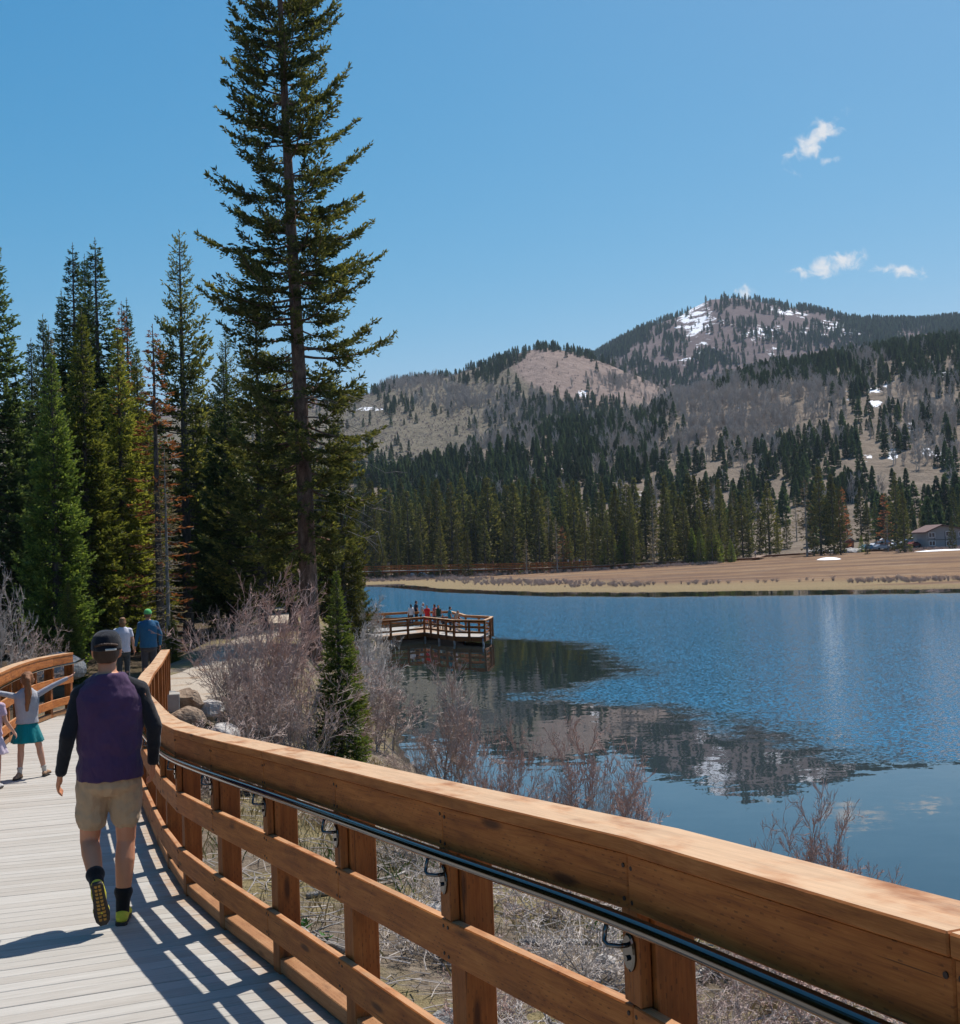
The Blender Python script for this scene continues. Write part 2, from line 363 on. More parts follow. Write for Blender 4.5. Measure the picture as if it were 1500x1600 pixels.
def land(X, Y):
    X = np.asarray(X, float); Y = np.asarray(Y, float); s = shore_dist(X, Y) + 1.4 * (fbm(X * .35, Y * .35, 3) - .45)
    s = s + 3.0 * (fbm(X * .8, Y * .25 + 40, 3) - .45) * sstep(Y, 110, 130)
    sp = np.maximum(s, 0)
    hb = 3.25 * (1 - np.exp(-sp / 5.2)) + .35 * (fbm(X * .45 + 5, Y * .45, 4) - .47) * sstep(sp, 0, 3) + .5 * sstep(sp, 25, 60)
    hm = .22 * (1 - np.exp(-sp / 1.5)) + 2.3 * sstep(sp, 5, 150) + .12 * (fbm(X * .15, Y * .15, 3) - .47) * sstep(sp, 1, 8)
    dt = np.full(X.shape, 1e9)
    for a, b in zip(TRAIL[:-1], TRAIL[1:]):
        e = b - a; t = np.clip(((X - a[0]) * e[0] + (Y - a[1]) * e[1]) / (e @ e), 0, 1); dt = np.minimum(dt, np.hypot(X - a[0] - t * e[0], Y - a[1] - t * e[1]))
    hb = hb + (3.22 - hb) * np.exp(-(np.maximum(dt - 1.4, 0) / 1.3) ** 2)
    w = sstep(Y, 95, 150)
    return np.where(s < 0, np.maximum(-2.2, s * .28), hb * (1 - w) + hm * w)
def landz(x, y): return float(land(np.array([x]), np.array([y]))[0])
def grid(name, xs, ys, mat, zf):
    X, Y = np.meshgrid(xs, ys); Z = zf(X, Y); nx = len(xs); ny = len(ys); mb = MB()
    i = np.arange(nx - 1)[None] + np.arange(ny - 1)[:, None] * nx
    F = np.stack([i, i + 1, i + 1 + nx, i + nx], -1).reshape(-1, 4)
    mb.add(np.stack([X, Y, Z], -1).reshape(-1, 3), F); return mb.build(name, mat, smooth=True)
def ground_mat():
    k = NT('lake_bank_soil'); co = k.coord()
    a = k.noise(co, .5, 5); b = k.noise(co, 4.5, 6, .65); c = k.noise(co, 40, 3, .7)
    base = k.ramp(k.math('ADD', k.math('MULTIPLY', b, .6), k.math('MULTIPLY', c, .4)), [(.3, (.07, .052, .038)), (.5, (.22, .175, .13)), (.72, (.42, .36, .28))])
    gr = k.ramp(k.math('ADD', k.math('MULTIPLY', b, .4), k.math('MULTIPLY', c, .6)), [(.35, (.15, .12, .055)), (.6, (.33, .27, .145)), (.8, (.46, .39, .24))])
    base = k.mix(k.smooth(a, .46, .58), base, gr)
    z = k.n('ShaderNodeSeparateXYZ', {0: co}); mud = k.smooth(z.outputs[2], .35, .02)
    base = k.mix(mud, base, (.045, .038, .028))
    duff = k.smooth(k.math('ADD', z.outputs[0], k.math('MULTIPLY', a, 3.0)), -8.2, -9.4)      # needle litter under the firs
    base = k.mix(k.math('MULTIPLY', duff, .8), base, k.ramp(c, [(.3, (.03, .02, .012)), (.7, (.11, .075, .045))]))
    k.bump(k.math('ADD', b, c), .9, .08); return k.done(base, .95, spec=.1)
M_GROUND = ground_mat()
xs = np.concatenate([np.linspace(-75, -14, 70)[:-1], np.linspace(-14, 16, 150), np.linspace(16.5, 34, 12)])
ys = np.concatenate([np.linspace(-20, 2, 16)[:-1], np.linspace(2, 48, 200)[:-1], np.linspace(48, 125, 110)])
bank = grid('lake_bank', xs, ys, M_GROUND, land); tag(bank, kind='structure')
def meadow_mat():
    k = NT('winter_meadow_grass'); co = k.coord()
    a = k.noise(k.mapping(co, (.02, .12, 1)), 1, 4); b = k.noise(k.mapping(co, (.35, 1.2, 1)), 1, 5, .7); c = k.noise(co, 9, 2, .7)
    base = k.ramp(k.math('ADD', k.math('MULTIPLY', b, .65), k.math('MULTIPLY', c, .35)), [(.3, (.12, .07, .04)), (.5, (.225, .138, .078)), (.75, (.34, .23, .14))])
    base = k.mix(k.math('MULTIPLY', k.smooth(a, .44, .58), .85), base, (.125, .075, .052)); a2 = k.noise(k.mapping(co, (.05, .4, 1), (7, 3, 0)), 1, 5, .65); base = k.mix(k.math('MULTIPLY', k.smooth(a2, .55, .68), .6), base, (.36, .29, .20))
    z = k.n('ShaderNodeSeparateXYZ', {0: co}).outputs[2]
    wet = k.smooth(k.math('ADD', z, k.math('MULTIPLY', b, .12)), .42, .25)
    base = k.mix(wet, base, k.ramp(c, [(.3, (.15, .11, .06)), (.7, (.31, .235, .13))]))
    k.bump(k.math('ADD', b, c), .8, .15); return k.done(base, .95, spec=.1)
M_MEADOW = meadow_mat()
xs = np.concatenate([np.linspace(-140, -20, 60)[:-1], np.linspace(-20, 150, 170)[:-1], np.linspace(150, 420, 40)])
meadow = grid('meadow', xs, np.linspace(125, 430, 150), M_MEADOW, land); tag(meadow, kind='structure')

def water_mat():
    k = NT('lake_water'); co = k.coord(); s = k.n('ShaderNodeSeparateXYZ', {0: co}); X, Y = s.outputs[0], s.outputs[1]
    def curve(inp, lo, hi, pts, vlo, vhi):
        f = k.n('ShaderNodeMapRange', {0: inp, 1: lo, 2: hi}).outputs[0]
        v = k.ramp(f, [((p - lo) / (hi - lo), ((q - vlo) / (vhi - vlo),) * 3) for p, q in pts])
        return k.math('ADD', k.math('MULTIPLY', v, vhi - vlo), vlo)
    # lee of the bank and trees: wind reaches the water only right of this line
    lee = curve(Y, 0, 200, [(0, 60), (29, 40), (31.5, 11), (38, 9.5), (44, 7.4), (47.5, 2.6), (50, 2.8), (54, 6.3), (58, 8), (63, 7.9), (75, 6.3), (81, .9), (90, -4), (200, -30)], -40, 60)
    wob = k.math('MULTIPLY', k.math('SUBTRACT', k.noise(k.mapping(co, (.45, .12, 1)), 1, 4), .5), 5.5)
    streak = k.math('MULTIPLY', k.math('SUBTRACT', k.noise(k.mapping(co, (.6, .9, 1)), 1, 3), .5), 2.5)
    wind = k.smooth(k.math('ADD', k.math('SUBTRACT', X, lee), k.math('ADD', wob, k.math('MULTIPLY', streak, 2.2))), -1.8, 2.2)
    far = curve(X, -60, 140, [(-60, 240), (-20, 235), (-6, 190), (8, 163), (20.5, 150), (55, 132.5), (140, 124)], 100, 250)
    calm2 = k.smooth(k.math('ADD', k.math('SUBTRACT', Y, far), k.math('MULTIPLY', wob, 1.0)), -17, -13)
    wind = k.math('MULTIPLY', wind, k.math('SUBTRACT', 1.0, calm2), clamp=True)
    rp = k.n('ShaderNodeTexNoise', {'Vector': k.mapping(co, (1, 1.25, 1)), 'Scale': 8.5, 'Detail': 2, 'Roughness': .6}).outputs['Color']
    cp = k.n('ShaderNodeTexNoise', {'Vector': k.mapping(co, (.8, 1.6, 1)), 'Scale': 1.3, 'Detail': 3, 'Roughness': .55}).outputs['Color']
    def vm(op, a, b=None, sc=None):
        n = k.n('ShaderNodeVectorMath', operation=op); k.set(n.inputs[0], a)
        if b is not None: k.set(n.inputs[1], b)
        if sc is not None: k.set(n.inputs['Scale'], sc)
        return n.outputs[0]
    gust = k.math('ADD', 1.0, k.math('MULTIPLY', k.smooth(k.noise(co, 3.1, 2), .66, .70), 3.4))
    sl = vm('ADD', vm('SCALE', vm('SUBTRACT', rp, (.5, .5, .5)), sc=k.math('ADD', k.math('MULTIPLY', k.math('MULTIPLY', wind, 1.75), gust), .007)), vm('SCALE', vm('SUBTRACT', cp, (.5, .5, .5)), sc=k.math('ADD', k.math('MULTIPLY', wind, .06), .022)))
    nrm = vm('NORMALIZE', vm('ADD', vm('MULTIPLY', sl, (1, 1, 0)), (0, 0, 1)))
    fr = k.math('POWER', k.n('ShaderNodeFresnel', {'IOR': 1.333, 'Normal': nrm}).outputs[0], .70, clamp=True)
    df = k.n('ShaderNodeBsdfDiffuse', {'Color': k.mix(wind, (.010, .017, .018), (.003, .098, .190))})
    gl = k.n('ShaderNodeBsdfGlossy', {'Color': (1, 1, 1, 1), 'Roughness': k.math('ADD', k.math('MULTIPLY', wind, .03), .012), 'Normal': nrm})
    mx = k.n('ShaderNodeMixShader', {0: fr, 1: df.outputs[0], 2: gl.outputs[0]}); k.t.links.new(mx.outputs[0], k.out.inputs[0])
    return k.m
mb = MB(); mb.add([(-60, -40, 0), (700, -40, 0), (700, 260, 0), (-60, 260, 0)], [(0, 1, 2, 3)])
lake = mb.build('lake_water', water_mat()); tag(lake, kind='structure')

# ------------------------------------------------------------------ hills
def line(pts, Y):                                  # photo ridge line -> (tan azimuth, tan elevation)
    P = np.array([at_depth(x, y, Y) for x, y in pts]); return P[:, 0] / Y, (P[:, 2] - EYE[2]) / Y
L3 = line([(200, 790), (450, 770), (560, 752), (650, 738), (720, 712), (800, 680), (900, 662), (1000, 655), (1050, 632), (1100, 612), (1200, 585), (1300, 565), (1400, 545), (1500, 528), (1700, 500)], 900)
L1 = line([(100, 660), (400, 650), (540, 632), (610, 606), (700, 590), (760, 570), (800, 555), (850, 541), (900, 549), (930, 560), (1000, 585), (1050, 610), (1200, 640), (1500, 660)], 1300)
L2 = line([(300, 640), (700, 620), (900, 570), (930, 559), (1000, 517), (1060, 491), (1110, 472), (1145, 468), (1200, 476), (1250, 486), (1330, 499), (1430, 509), (1500, 501), (1700, 490)], 2300)
def y3(t): return np.interp(t, [-.3, -.1, .05, .15, .45], [560, 620, 800, 900, 1000])
def hill(t, Y):
    t = np.asarray(t, float); Y = np.asarray(Y, float); Y3 = y3(t)
    e3 = EYE[2] + np.interp(t, *L3) * Y3; e1 = EYE[2] + np.interp(t, *L1) * 1300; e2 = EYE[2] + np.interp(t, *L2) * 2300
    k1 = np.maximum(e1 * .90, e3 * .95)
    ks = [(250 + 0 * t, -1.5 + 0 * t), (300 + 0 * t, 2.6 + 0 * t), (350 + 0 * t, 6 + 0 * t), (Y3, e3), (Y3 * 1.10, e3 - 6), (1300 + 0 * t, e1), (1440 + 0 * t, k1), (2300 + 0 * t, e2), (2700 + 0 * t, e2 * .8), (3600 + 0 * t, e2 * .4)]
    Z = np.zeros(np.broadcast(t, Y).shape)
    for (ya, za), (yb, zb) in zip(ks[:-1], ks[1:]):
        u = (Y - ya) / (yb - ya); m = (u >= 0) & (u <= 1); uu = u * .55 + .45 * u * u * (3 - 2 * u)
        Z = np.where(m, za + (zb - za) * uu, Z)
    Z = np.where(Y < 250, -1.5, Z)
    X = t * Y; amp = sstep(Y, 330, 700) * (4 + Y * .006)
    return Z + amp * (fbm(X / 95, Y / 120, 4) - .47) * 1.3
def ell(px, py, c): 
    x, y, rx, ry, w = c[:5]; r = R(c[5]) if len(c) > 5 else 0
    dx = px - x; dy = py - y; a = (dx * math.cos(r) + dy * math.sin(r)) / rx; b = (-dx * math.sin(r) + dy * math.cos(r)) / ry
    return w * np.exp(-((a * a + b * b) ** 1.5) * .7)
def blobs(px, py, L): 
    s = np.zeros_like(px)
    for c in L: s = np.maximum(s, ell(px, py, c))
    return s
SNOW = [(1083, 500, 26, 30, 1, -20), (1095, 540, 14, 10, .8), (1130, 502, 14, 3, .9, 10), (1190, 519, 24, 9, 1, -8), (1225, 487, 28, 6, .95, 10), (1312, 512, 34, 9, 1, 12), (1290, 524, 12, 6, .7), (1260, 520, 16, 6, .6), (1340, 522, 10, 7, .8),
        (1070, 560, 12, 8, .6), (1100, 550, 16, 5, .8), (1205, 548, 8, 4, .7), (800, 552, 25, 3, .7, -20), (912, 618, 9, 5, .8), (1155, 634, 22, 6, .6, -12), (1325, 617, 8, 9, .95), (1365, 608, 10, 7, .9), (1390, 600, 14, 4, .8, -25), (1368, 632, 8, 8, .85), (1425, 577, 8, 4, .9), (1468, 590, 9, 8, .95), (1490, 586, 8, 4, .7),
        (1321, 668, 7, 5, .9), (1422, 668, 8, 8, 1), (1480, 635, 10, 10, .8), (1447, 708, 8, 6, .9), (1475, 715, 22, 6, .95, 5), (1395, 712, 6, 10, .7), (1352, 715, 8, 6, .7), (740, 692, 20, 4, .7, -8), (585, 640, 22, 4, .8), (735, 735, 5, 8, .8), (1000, 770, 6, 14, .8), (870, 738, 14, 5, .7, -25), (895, 735, 4, 14, .7), (1190, 742, 10, 8, .5)]
BALD = [(905, 590, 95, 34, 1, 14), (1000, 605, 45, 20, .9, 25), (840, 560, 35, 18, .7)]
ASPEN = [(620, 606, 45, 10, .9, 12), (700, 622, 70, 17, 1, 14), (790, 640, 60, 18, 1, 10), (850, 632, 55, 14, .7, 15), (800, 690, 50, 35, .55), (1160, 655, 120, 48, 1), (1080, 620, 60, 30, .8), (1240, 640, 70, 45, .8), (1010, 700, 70, 30, .45), (1290, 612, 40, 14, .6), (1350, 570, 30, 12, .5), (1470, 640, 60, 45, .65), (1440, 700, 60, 30, .5), (760, 705, 40, 30, .4), (960, 600, 40, 12, .5), (1020, 585, 40, 16, .6), (960, 730, 30, 18, .5), (1280, 545, 60, 14, .5)]
nt_, ny_ = 560, 190
ts = np.linspace(-.62, .62, nt_); yv = np.concatenate([np.linspace(250, 360, 16)[:-1], np.geomspace(360, 2330, 150)[:-1], np.linspace(2330, 3600, 25)])
T, YY = np.meshgrid(ts, yv); ZZ = hill(T, YY); HP = np.stack([T * YY, YY, ZZ], -1).reshape(-1, 3)
hx, hy = project(HP)
def layer(t, Y): return np.where(Y < y3(t) * 1.06, 3, np.where(Y < 1400, 1, 2))
hl = layer(T, YY).ravel()
mb = MB(); i = np.arange(nt_ - 1)[None] + np.arange(len(yv) - 1)[:, None] * nt_
mb.add(HP, np.stack([i, i + 1, i + 1 + nt_, i + nt_], -1).reshape(-1, 4))
me = mb.mesh('hills', True)
for nm, arr in (('snow', blobs(hx, hy, SNOW) * np.where((hy > 440) & (hl == np.where((hy < 556) & (hx > 1040), 2, hl)), 1, 0)), ('bald', blobs(hx, hy, BALD) * (hl == 1)), ('sage', (hl == 1) * 1.0), ('high', (hl == 2) * 1.0)):
    me.attributes.new(nm, 'FLOAT', 'POINT').data.foreach_set('value', arr.astype(float))
def hill_mat():
    k = NT('hillside_soil'); co = k.coord()
    at = lambda n: k.n('ShaderNodeAttribute', attribute_name=n).outputs['Fac']
    a = k.noise(co, .012, 5, .6); b = k.noise(co, .09, 6, .7); c = k.noise(co, .5, 3, .7)
    base = k.ramp(k.math('ADD', k.math('MULTIPLY', b, .6), k.math('MULTIPLY', c, .4)), [(.3, (.080, .064, .050)), (.5, (.168, .135, .105)), (.75, (.275, .225, .175))])
    sage = k.ramp(k.math('ADD', k.math('MULTIPLY', b, .4), k.math('MULTIPLY', c, .6)), [(.36, (.055, .05, .035)), (.5, (.145, .125, .092)), (.72, (.235, .205, .155))])
    bald = k.ramp(k.math('ADD', k.math('MULTIPLY', b, .6), k.math('MULTIPLY', c, .4)), [(.32, (.11, .085, .075)), (.48, (.22, .165, .14)), (.72, (.33, .26, .225))])
    high = k.ramp(k.math('ADD', k.math('MULTIPLY', b, .6), k.math('MULTIPLY', c, .4)), [(.3, (.07, .052, .052)), (.5, (.13, .098, .095)), (.75, (.21, .165, .155))])
    base = k.mix(at('sage'), base, sage); base = k.mix(at('high'), base, high); base = k.mix(k.smooth(at('bald'), .2, .5), base, bald)
    sn = k.smooth(k.math('ADD', k.math('MULTIPLY', at('snow'), .62), k.math('MULTIPLY', k.math('SUBTRACT', k.math('ADD', k.math('MULTIPLY', k.noise(k.mapping(co, (.055, .02, .10)), 1, 5, .65), .8), k.math('MULTIPLY', c, .2)), .5), 4.5)), .50, .58)
    sn = k.math('MULTIPLY', sn, k.smooth(at('snow'), .05, .2))
    base = k.mix(sn, base, (.82, .83, .86)); k.bump(k.math('ADD', b, k.math('MULTIPLY', c, .4)), .8, 3.0)
    return k.done(base, .95, spec=.05)
me.materials.append(hill_mat()); hills = link('hills', me); tag(hills, kind='structure')

# ------------------------------------------------------------------ boardwalk: planks on a ramp
def deckz(y): y = np.asarray(y, float); return 4.55 - .083 * np.minimum(y, 10) - .03 * np.maximum(0, y - 10)
PR = np.array([(1.75, -.6), (1.30, .55), (.80, 1.96), (.55, 2.68), (.33, 3.12), (.07, 3.62), (-.27, 4.30), (-.70, 5.18), (-1.14, 6.06), (-1.65, 7.06), (-2.14, 8.08), (-2.36, 8.60), (-2.74, 9.68), (-3.35, 11.34), (-3.89, 12.8), (-4.55, 15.4), (-5.15, 18.0), (-6.2, 22.3)])
def resample(P, s):
    c = np.concatenate([[0], np.cumsum(np.linalg.norm(np.diff(P, axis=0), axis=1))])
    return np.stack([np.interp(s, c, P[:, 0]), np.interp(s, c, P[:, 1])], -1), c
_, cl = resample(PR, np.array([0]))
S0 = cl[8]; SP = 1.135
walk = empty('boardwalk', (0, 0, 0)); tag(walk, 'grey plank boardwalk ramp', None, None, 'structure')
def frame_obj(name, V, F, o, ex, ey, mat, parent, bev=0.0):
    ez = np.cross(ex, ey); L = (np.asarray(V, float) - o) @ np.stack([ex, ey, ez], 1)
    mb = MB()
    if len(L) == 8 and bev > 0 and F is BOXF: hexa(mb, L, None, bev)
    else: mb.add(L, F)
    me = mb.mesh(name); me.materials.append(mat); ob = link(name, me, parent)
    m = Matrix.Identity(4)
    for i in range(3): m[i][0], m[i][1], m[i][2], m[i][3] = ex[i], ey[i], ez[i], o[i]
    ob.matrix_basis = m
    return ob
WID = 2.42
sk = np.arange(1.6, cl[-1] - .05, .1455); Pk, _ = resample(PR, sk)
sm = np.arange(0, cl[-1], .1455); Pm, _ = resample(PR, sm)
Tk = np.stack([np.convolve(np.pad(np.gradient(Pm[:, i]), 9, 'edge'), np.ones(19) / 19, 'valid') for i in range(2)], -1)
Tk = np.stack([np.interp(sk, sm, Tk[:, i]) for i in range(2)], -1); Tk /= np.linalg.norm(Tk, axis=1, keepdims=True)
Nk = np.stack([-Tk[:, 1], Tk[:, 0]], -1)
for j in range(len(sk) - 1):
    g = .0035; jig = rng.uniform(-.012, .012)
    q = []
    for jj, sg in ((j, 1), (j + 1, -1)):
        p = Pk[jj] + Tk[jj] * g * sg
        q.append((p - Nk[jj] * (.17 + jig), p + Nk[jj] * (WID + .2)))
    (r0, l0), (r1, l1) = q
    zt = rng.uniform(-.0015, .0015)
    cor = [l0, r0, r1, l1]
    V = [(c[0], c[1], float(deckz(c[1])) - .042 + zt) for c in cor] + [(c[0], c[1], float(deckz(c[1])) + zt) for c in cor]
    V = np.array(V); ex = (V[1] - V[0]); ex /= np.linalg.norm(ex); up = np.array([0, 0, 1.]); ey = np.cross(up, ex); ey /= np.linalg.norm(ey)
    o = V[[0, 1, 2, 3]].mean(0) + np.array([0, 0, .02])
    frame_obj('plank', V, BOXF, o, ex, ey, M_DECK, walk, .003)
for off in (-.12, 1.1, WID + .1):
    mb = MB(); pts = [(p - (-n) * off * 1.0) for p, n in zip(Pk, Nk)]
    for a, b in zip(pts[:-1:8], pts[8::8]):
        d = (b - a); nn = np.array([-d[1], d[0]]) / np.linalg.norm(d) * .035
        za, zb = float(deckz(a[1])) - .046, float(deckz(b[1])) - .046
        P = [(*(a - nn), za - .24), (*(a + nn), za - .24), (*(b + nn), zb - .24), (*(b - nn), zb - .24)]; P = P + [(x, y, z + .24) for x, y, z in P]
        hexa(mb, P)
    mb.build('stringer', M_POST, walk)
# ------------------------------------------------------------------ trail (packed sand) from the end of the boardwalk into the trees
def trail_mat():
    k = NT('packed_sand'); co = k.coord(); a = k.noise(co, .8, 4); b = k.noise(co, 11, 5, .7); c = k.noise(co, 70, 2)
    base = k.ramp(k.math('ADD', k.math('MULTIPLY', b, .5), k.math('MULTIPLY', c, .5)), [(.3, (.26, .21, .16)), (.55, (.42, .36, .29)), (.8, (.50, .45, .38))])
    base = k.mix(k.smooth(a, .55, .7), base, (.28, .19, .12)); k.bump(k.math('ADD', b, c), .5, .03); return k.done(base, .95, spec=.1)
M_TRAIL = trail_mat()
tp = TRAIL; ss = np.linspace(0, 1, 70)
tl = np.concatenate([[0], np.cumsum(np.linalg.norm(np.diff(tp, axis=0), axis=1))]); tl /= tl[-1]
cx, cy = np.interp(ss, tl, tp[:, 0]), np.interp(ss, tl, tp[:, 1]); wd = np.interp(cy, [22, 24, 26, 29, 33, 40, 80], [1.0, 1.4, 1.9, 1.8, 1.2, 1.0, .9])
def trail_z(X, Y): return land(X, Y) + .05
lat = np.linspace(-1, 1, 15); V = []
for a in range(len(ss)):
    for l in lat:
        x = cx[a] + l * (wd[a] + .35 * (vnoise(np.array([cy[a] * .8]), np.array([l * 2 + 9.]))[0] - .5)); y = cy[a]
        z = trail_z(np.array([x]), np.array([y]))[0] - .16 * max(0, abs(l) - .72) / .28 * 1.6
        V.append((x, y, z))
i = np.arange(len(lat) - 1)[None] + np.arange(len(ss) - 1)[:, None] * len(lat)
mb = MB(); mb.add(V, np.stack([i, i + 1, i + 1 + len(lat), i + len(lat)], -1).reshape(-1, 4)); tag(mb.build('trail', M_TRAIL, smooth=True), kind='structure')

# ================================================================== RAILINGS
class Path:
    """posts stand at the vertices; offsets are measured along the normal that points to the deck"""
    def __init__(s, P, zf, inner=1):
        s.P = np.asarray(P, float); s.zf = zf; T = np.diff(s.P, axis=0); T /= np.linalg.norm(T, axis=1, keepdims=True)
        N = np.stack([-T[:, 1], T[:, 0]], -1) * inner; s.T = np.vstack([T, T[-1:]])
        s.m = [N[0]]
        for a, b in zip(N[:-1], N[1:]): q = a + b; s.m.append(q / (1 + a @ b))
        s.m.append(N[-1]); s.m = np.array(s.m)
    def pt(s, i, off, dz, sh=0.0):
        q = s.P[i] + s.m[i] * off + s.T[min(i, len(s.T) - 1)] * sh
        return np.array([q[0], q[1], float(s.zf(s.P[i][1])) + dz])
    def board(s, name, i0, i1, o0, o1, z0, z1, mat, parent, bev=.004, gap=.0015, gap1=None):
        gap1 = gap if gap1 is None else gap1; secs = []
        for i in range(i0, i1 + 1):
            sh = gap if i == i0 else (-gap1 if i == i1 else 0); t = s.T[i] if i == i0 or i < i1 else s.T[i - 1]
            q = [s.P[i] + s.m[i] * o + t * sh for o in (o0, o1)]; z = float(s.zf(s.P[i][1] + t[1] * sh))
            secs += [(q[0][0], q[0][1], z + z0), (q[1][0], q[1][1], z + z0), (q[1][0], q[1][1], z + z1), (q[0][0], q[0][1], z + z1)]
        V = np.array(secs); n = i1 - i0 + 1; F = []
        for a in range(n - 1): F += [[a * 4 + k, a * 4 + (k + 1) % 4, a * 4 + 4 + (k + 1) % 4, a * 4 + 4 + k] for k in range(4)]
        F += [[3, 2, 1, 0], [n * 4 - 4, n * 4 - 3, n * 4 - 2, n * 4 - 1]]
        ex = V[-4] - V[0]; L = np.linalg.norm(ex); ex /= L; ey = np.cross([0, 0, 1.], ex); ey /= np.linalg.norm(ey)
        o = (V[:4].mean(0) + V[-4:].mean(0)) / 2
        # keep outward faces
        if (s.m[0] @ np.array([-s.T[0][1], s.T[0][0]])) * (o1 - o0) > 0: F = [f[::-1] for f in F]
        ob = frame_obj(name, V, F, o, ex, ey, mat, parent)
        if bev:
            b = ob.modifiers.new('bevel', 'BEVEL'); b.width = bev; b.segments = 1; b.limit_method = 'ANGLE'; b.angle_limit = R(40)
        return ob
def upright(name, me, base, t, parent):
    """object whose local x runs up, y along the path"""
    ob = link(name, me, parent); y = np.array([t[0], t[1], 0.]); x = np.array([0, 0, 1.]); z = np.cross(x, y)
    m = Matrix.Identity(4)
    for i in range(3): m[i][0], m[i][1], m[i][2], m[i][3] = x[i], y[i], z[i], base[i]
    ob.matrix_basis = m; return ob
def upmesh(name, L, w, d, mat, ch=.004):
    mb = MB(); box(mb, (L / 2, 0, 0), (L, w, d), 0, ch); me = mb.mesh(name); me.materials.append(mat); return me
H = 1.15
def railing(root, P, zf, inner, full=True, mats=(M_CAP, M_RAIL, M_POST, M_KICK), step=2, first=0):
    mc, mr, mp, mk = mats; pa = Path(P, zf, inner); n = len(P)
    pm = upmesh('post', H - .045 + .05, .118, .118, mp); bm_ = upmesh('spacer_block', .245, .080, .036, mp, .003)
    for i in range(n):
        b = pa.pt(i, -.0615, -.05); t = pa.T[min(i, n - 2)] if i == 0 else (pa.T[i - 1] + pa.T[min(i, n - 2)]); t = t / np.linalg.norm(t)
        upright('post', pm, b, t, root)
        if full: upright('spacer_block', bm_, pa.pt(i, .0195, .722), t, root)
    cuts = sorted(set([0] + list(range(0 if n < 12 else 2, n - 1, 4)) + [n - 1]))
    for a, e in zip(cuts[:-1], cuts[1:]): pa.board('cap_board', a, e, -.124, .048, H - .043, H, mc, root)
    for a in range(n - 1): pa.board('top_rail_board', a, a + 1, .0005, .0385, H - .043 - .147, H - .0435, mr, root, gap=.0008)
    for nm, zz, st in (('middle_rail_board', .575, 1), ('lower_rail_board', .185, 0)):
        a = 0
        while a < n - 1:
            e = min(a + (step - 1 if (a == 0 and st) else step) , n - 1); e = max(e, a + 1)
            pa.board(nm, a, e, .0005, .0385, zz, zz + .143, mr, root); a = e
    if full:
        for a in range(n - 1): pa.board('kick_board', a, a + 1, -.115, -.004, .012, .085, mk, root, gap=.06, gap1=.06)
    return pa
sA = S0 - 6 * SP; npost = int((cl[-1] - sA) / SP) + 1
Pp, _ = resample(PR, sA + np.arange(npost) * SP)
rail_near = empty('boardwalk_railing', (Pp[0][0], Pp[0][1], float(deckz(Pp[0][1]))))
tag(rail_near, 'brown timber railing with steel handrail curving along the lake side of the boardwalk', 'railing')
def keep(root, objs=None):                               # children were made in world space
    inv = Matrix.Translation(root.location).inverted()
    for c in root.children: c.matrix_basis = inv @ c.matrix_basis
pa = railing(rail_near, Pp, deckz, 1)
# steel handrail and its brackets
hr = []
for i in range(npost): hr.append(pa.pt(i, .076, .950))
hr = np.array(hr); d0 = hr[0] - hr[1]; hr = np.vstack([hr[0] + d0 * .6, hr])
tt = np.linspace(0, len(hr) - 1, (len(hr) - 1) * 6 + 1); hs = np.stack([np.interp(tt, np.arange(len(hr)), hr[:, i]) for i in range(3)], -1)
for _ in range(5): hs[1:-1] = .25 * hs[:-2] + .5 * hs[1:-1] + .25 * hs[2:]
mb = MB(); tube(mb, hs, .0215, 20); hob = mb.build('handrail', M_STEEL, rail_near, True)
mb = MB(); mb2 = MB()
a = np.linspace(0, 2 * math.pi, 20, endpoint=False)
for z0, z1, sc in ((0, .006, 1.0),):                       # oval plate lying in local y-x, facing +z
    P0 = [(.050 * math.cos(q) - .012, .028 * math.sin(q), 0) for q in a] + [(.050 * math.cos(q) - .012, .028 * math.sin(q), .006) for q in a] + [(.043 * math.cos(q) - .012, .022 * math.sin(q), .009) for q in a]
    mb.add(P0, [[k, (k + 1) % 20, 20 + (k + 1) % 20, 20 + k] for k in range(20)] + [[20 + k, 20 + (k + 1) % 20, 40 + (k + 1) % 20, 40 + k] for k in range(20)])
    mb.f.setdefault(20, []).append(np.array([[40 + k for k in range(20)]]))
tube(mb, [(-.026, 0, .006), (-.026, 0, .016)], .007, 6)
plate_me = mb.mesh('bracket_plate'); plate_me.materials.append(M_STEEL)
tube(mb2, [(.006, .0, .007), (.004, .012, .028), (.006, .03, .05), (.012, .045, .050), (.035, .05, .044), (.064, .045, .0375)], .0065, 8)
arm_me = mb2.mesh('bracket_arm', True); arm_me.materials.append(M_STEEL)
for i in range(npost):
    t = pa.T[min(i, npost - 2)]; b = pa.pt(i, .0386, .868)
    # local z must face the deck
    ob = upright('bracket', plate_me, b, t, rail_near); o2 = upright('bracket_arm', arm_me, b, t, rail_near)
mb = MB(); tube(mb, [(0, 0, -.004), (0, 0, .0022)], .0062, 8); scr = mb.mesh('screw'); scr.materials.append(plain('rusty_screw', (.05, .035, .03), .6, .6))
for i in range(2, min(npost, 14)):
    t = pa.T[min(i, npost - 2)]
    for zz in (.985, 1.075, .60, .695, .21, .305):
        for sx in (-.018, .018):
            b = pa.pt(i, .0388, zz + random.uniform(-.004, .004)); upright('screw', scr, b + np.array([t[0], t[1], 0]) * sx, t, rail_near)
keep(rail_near)
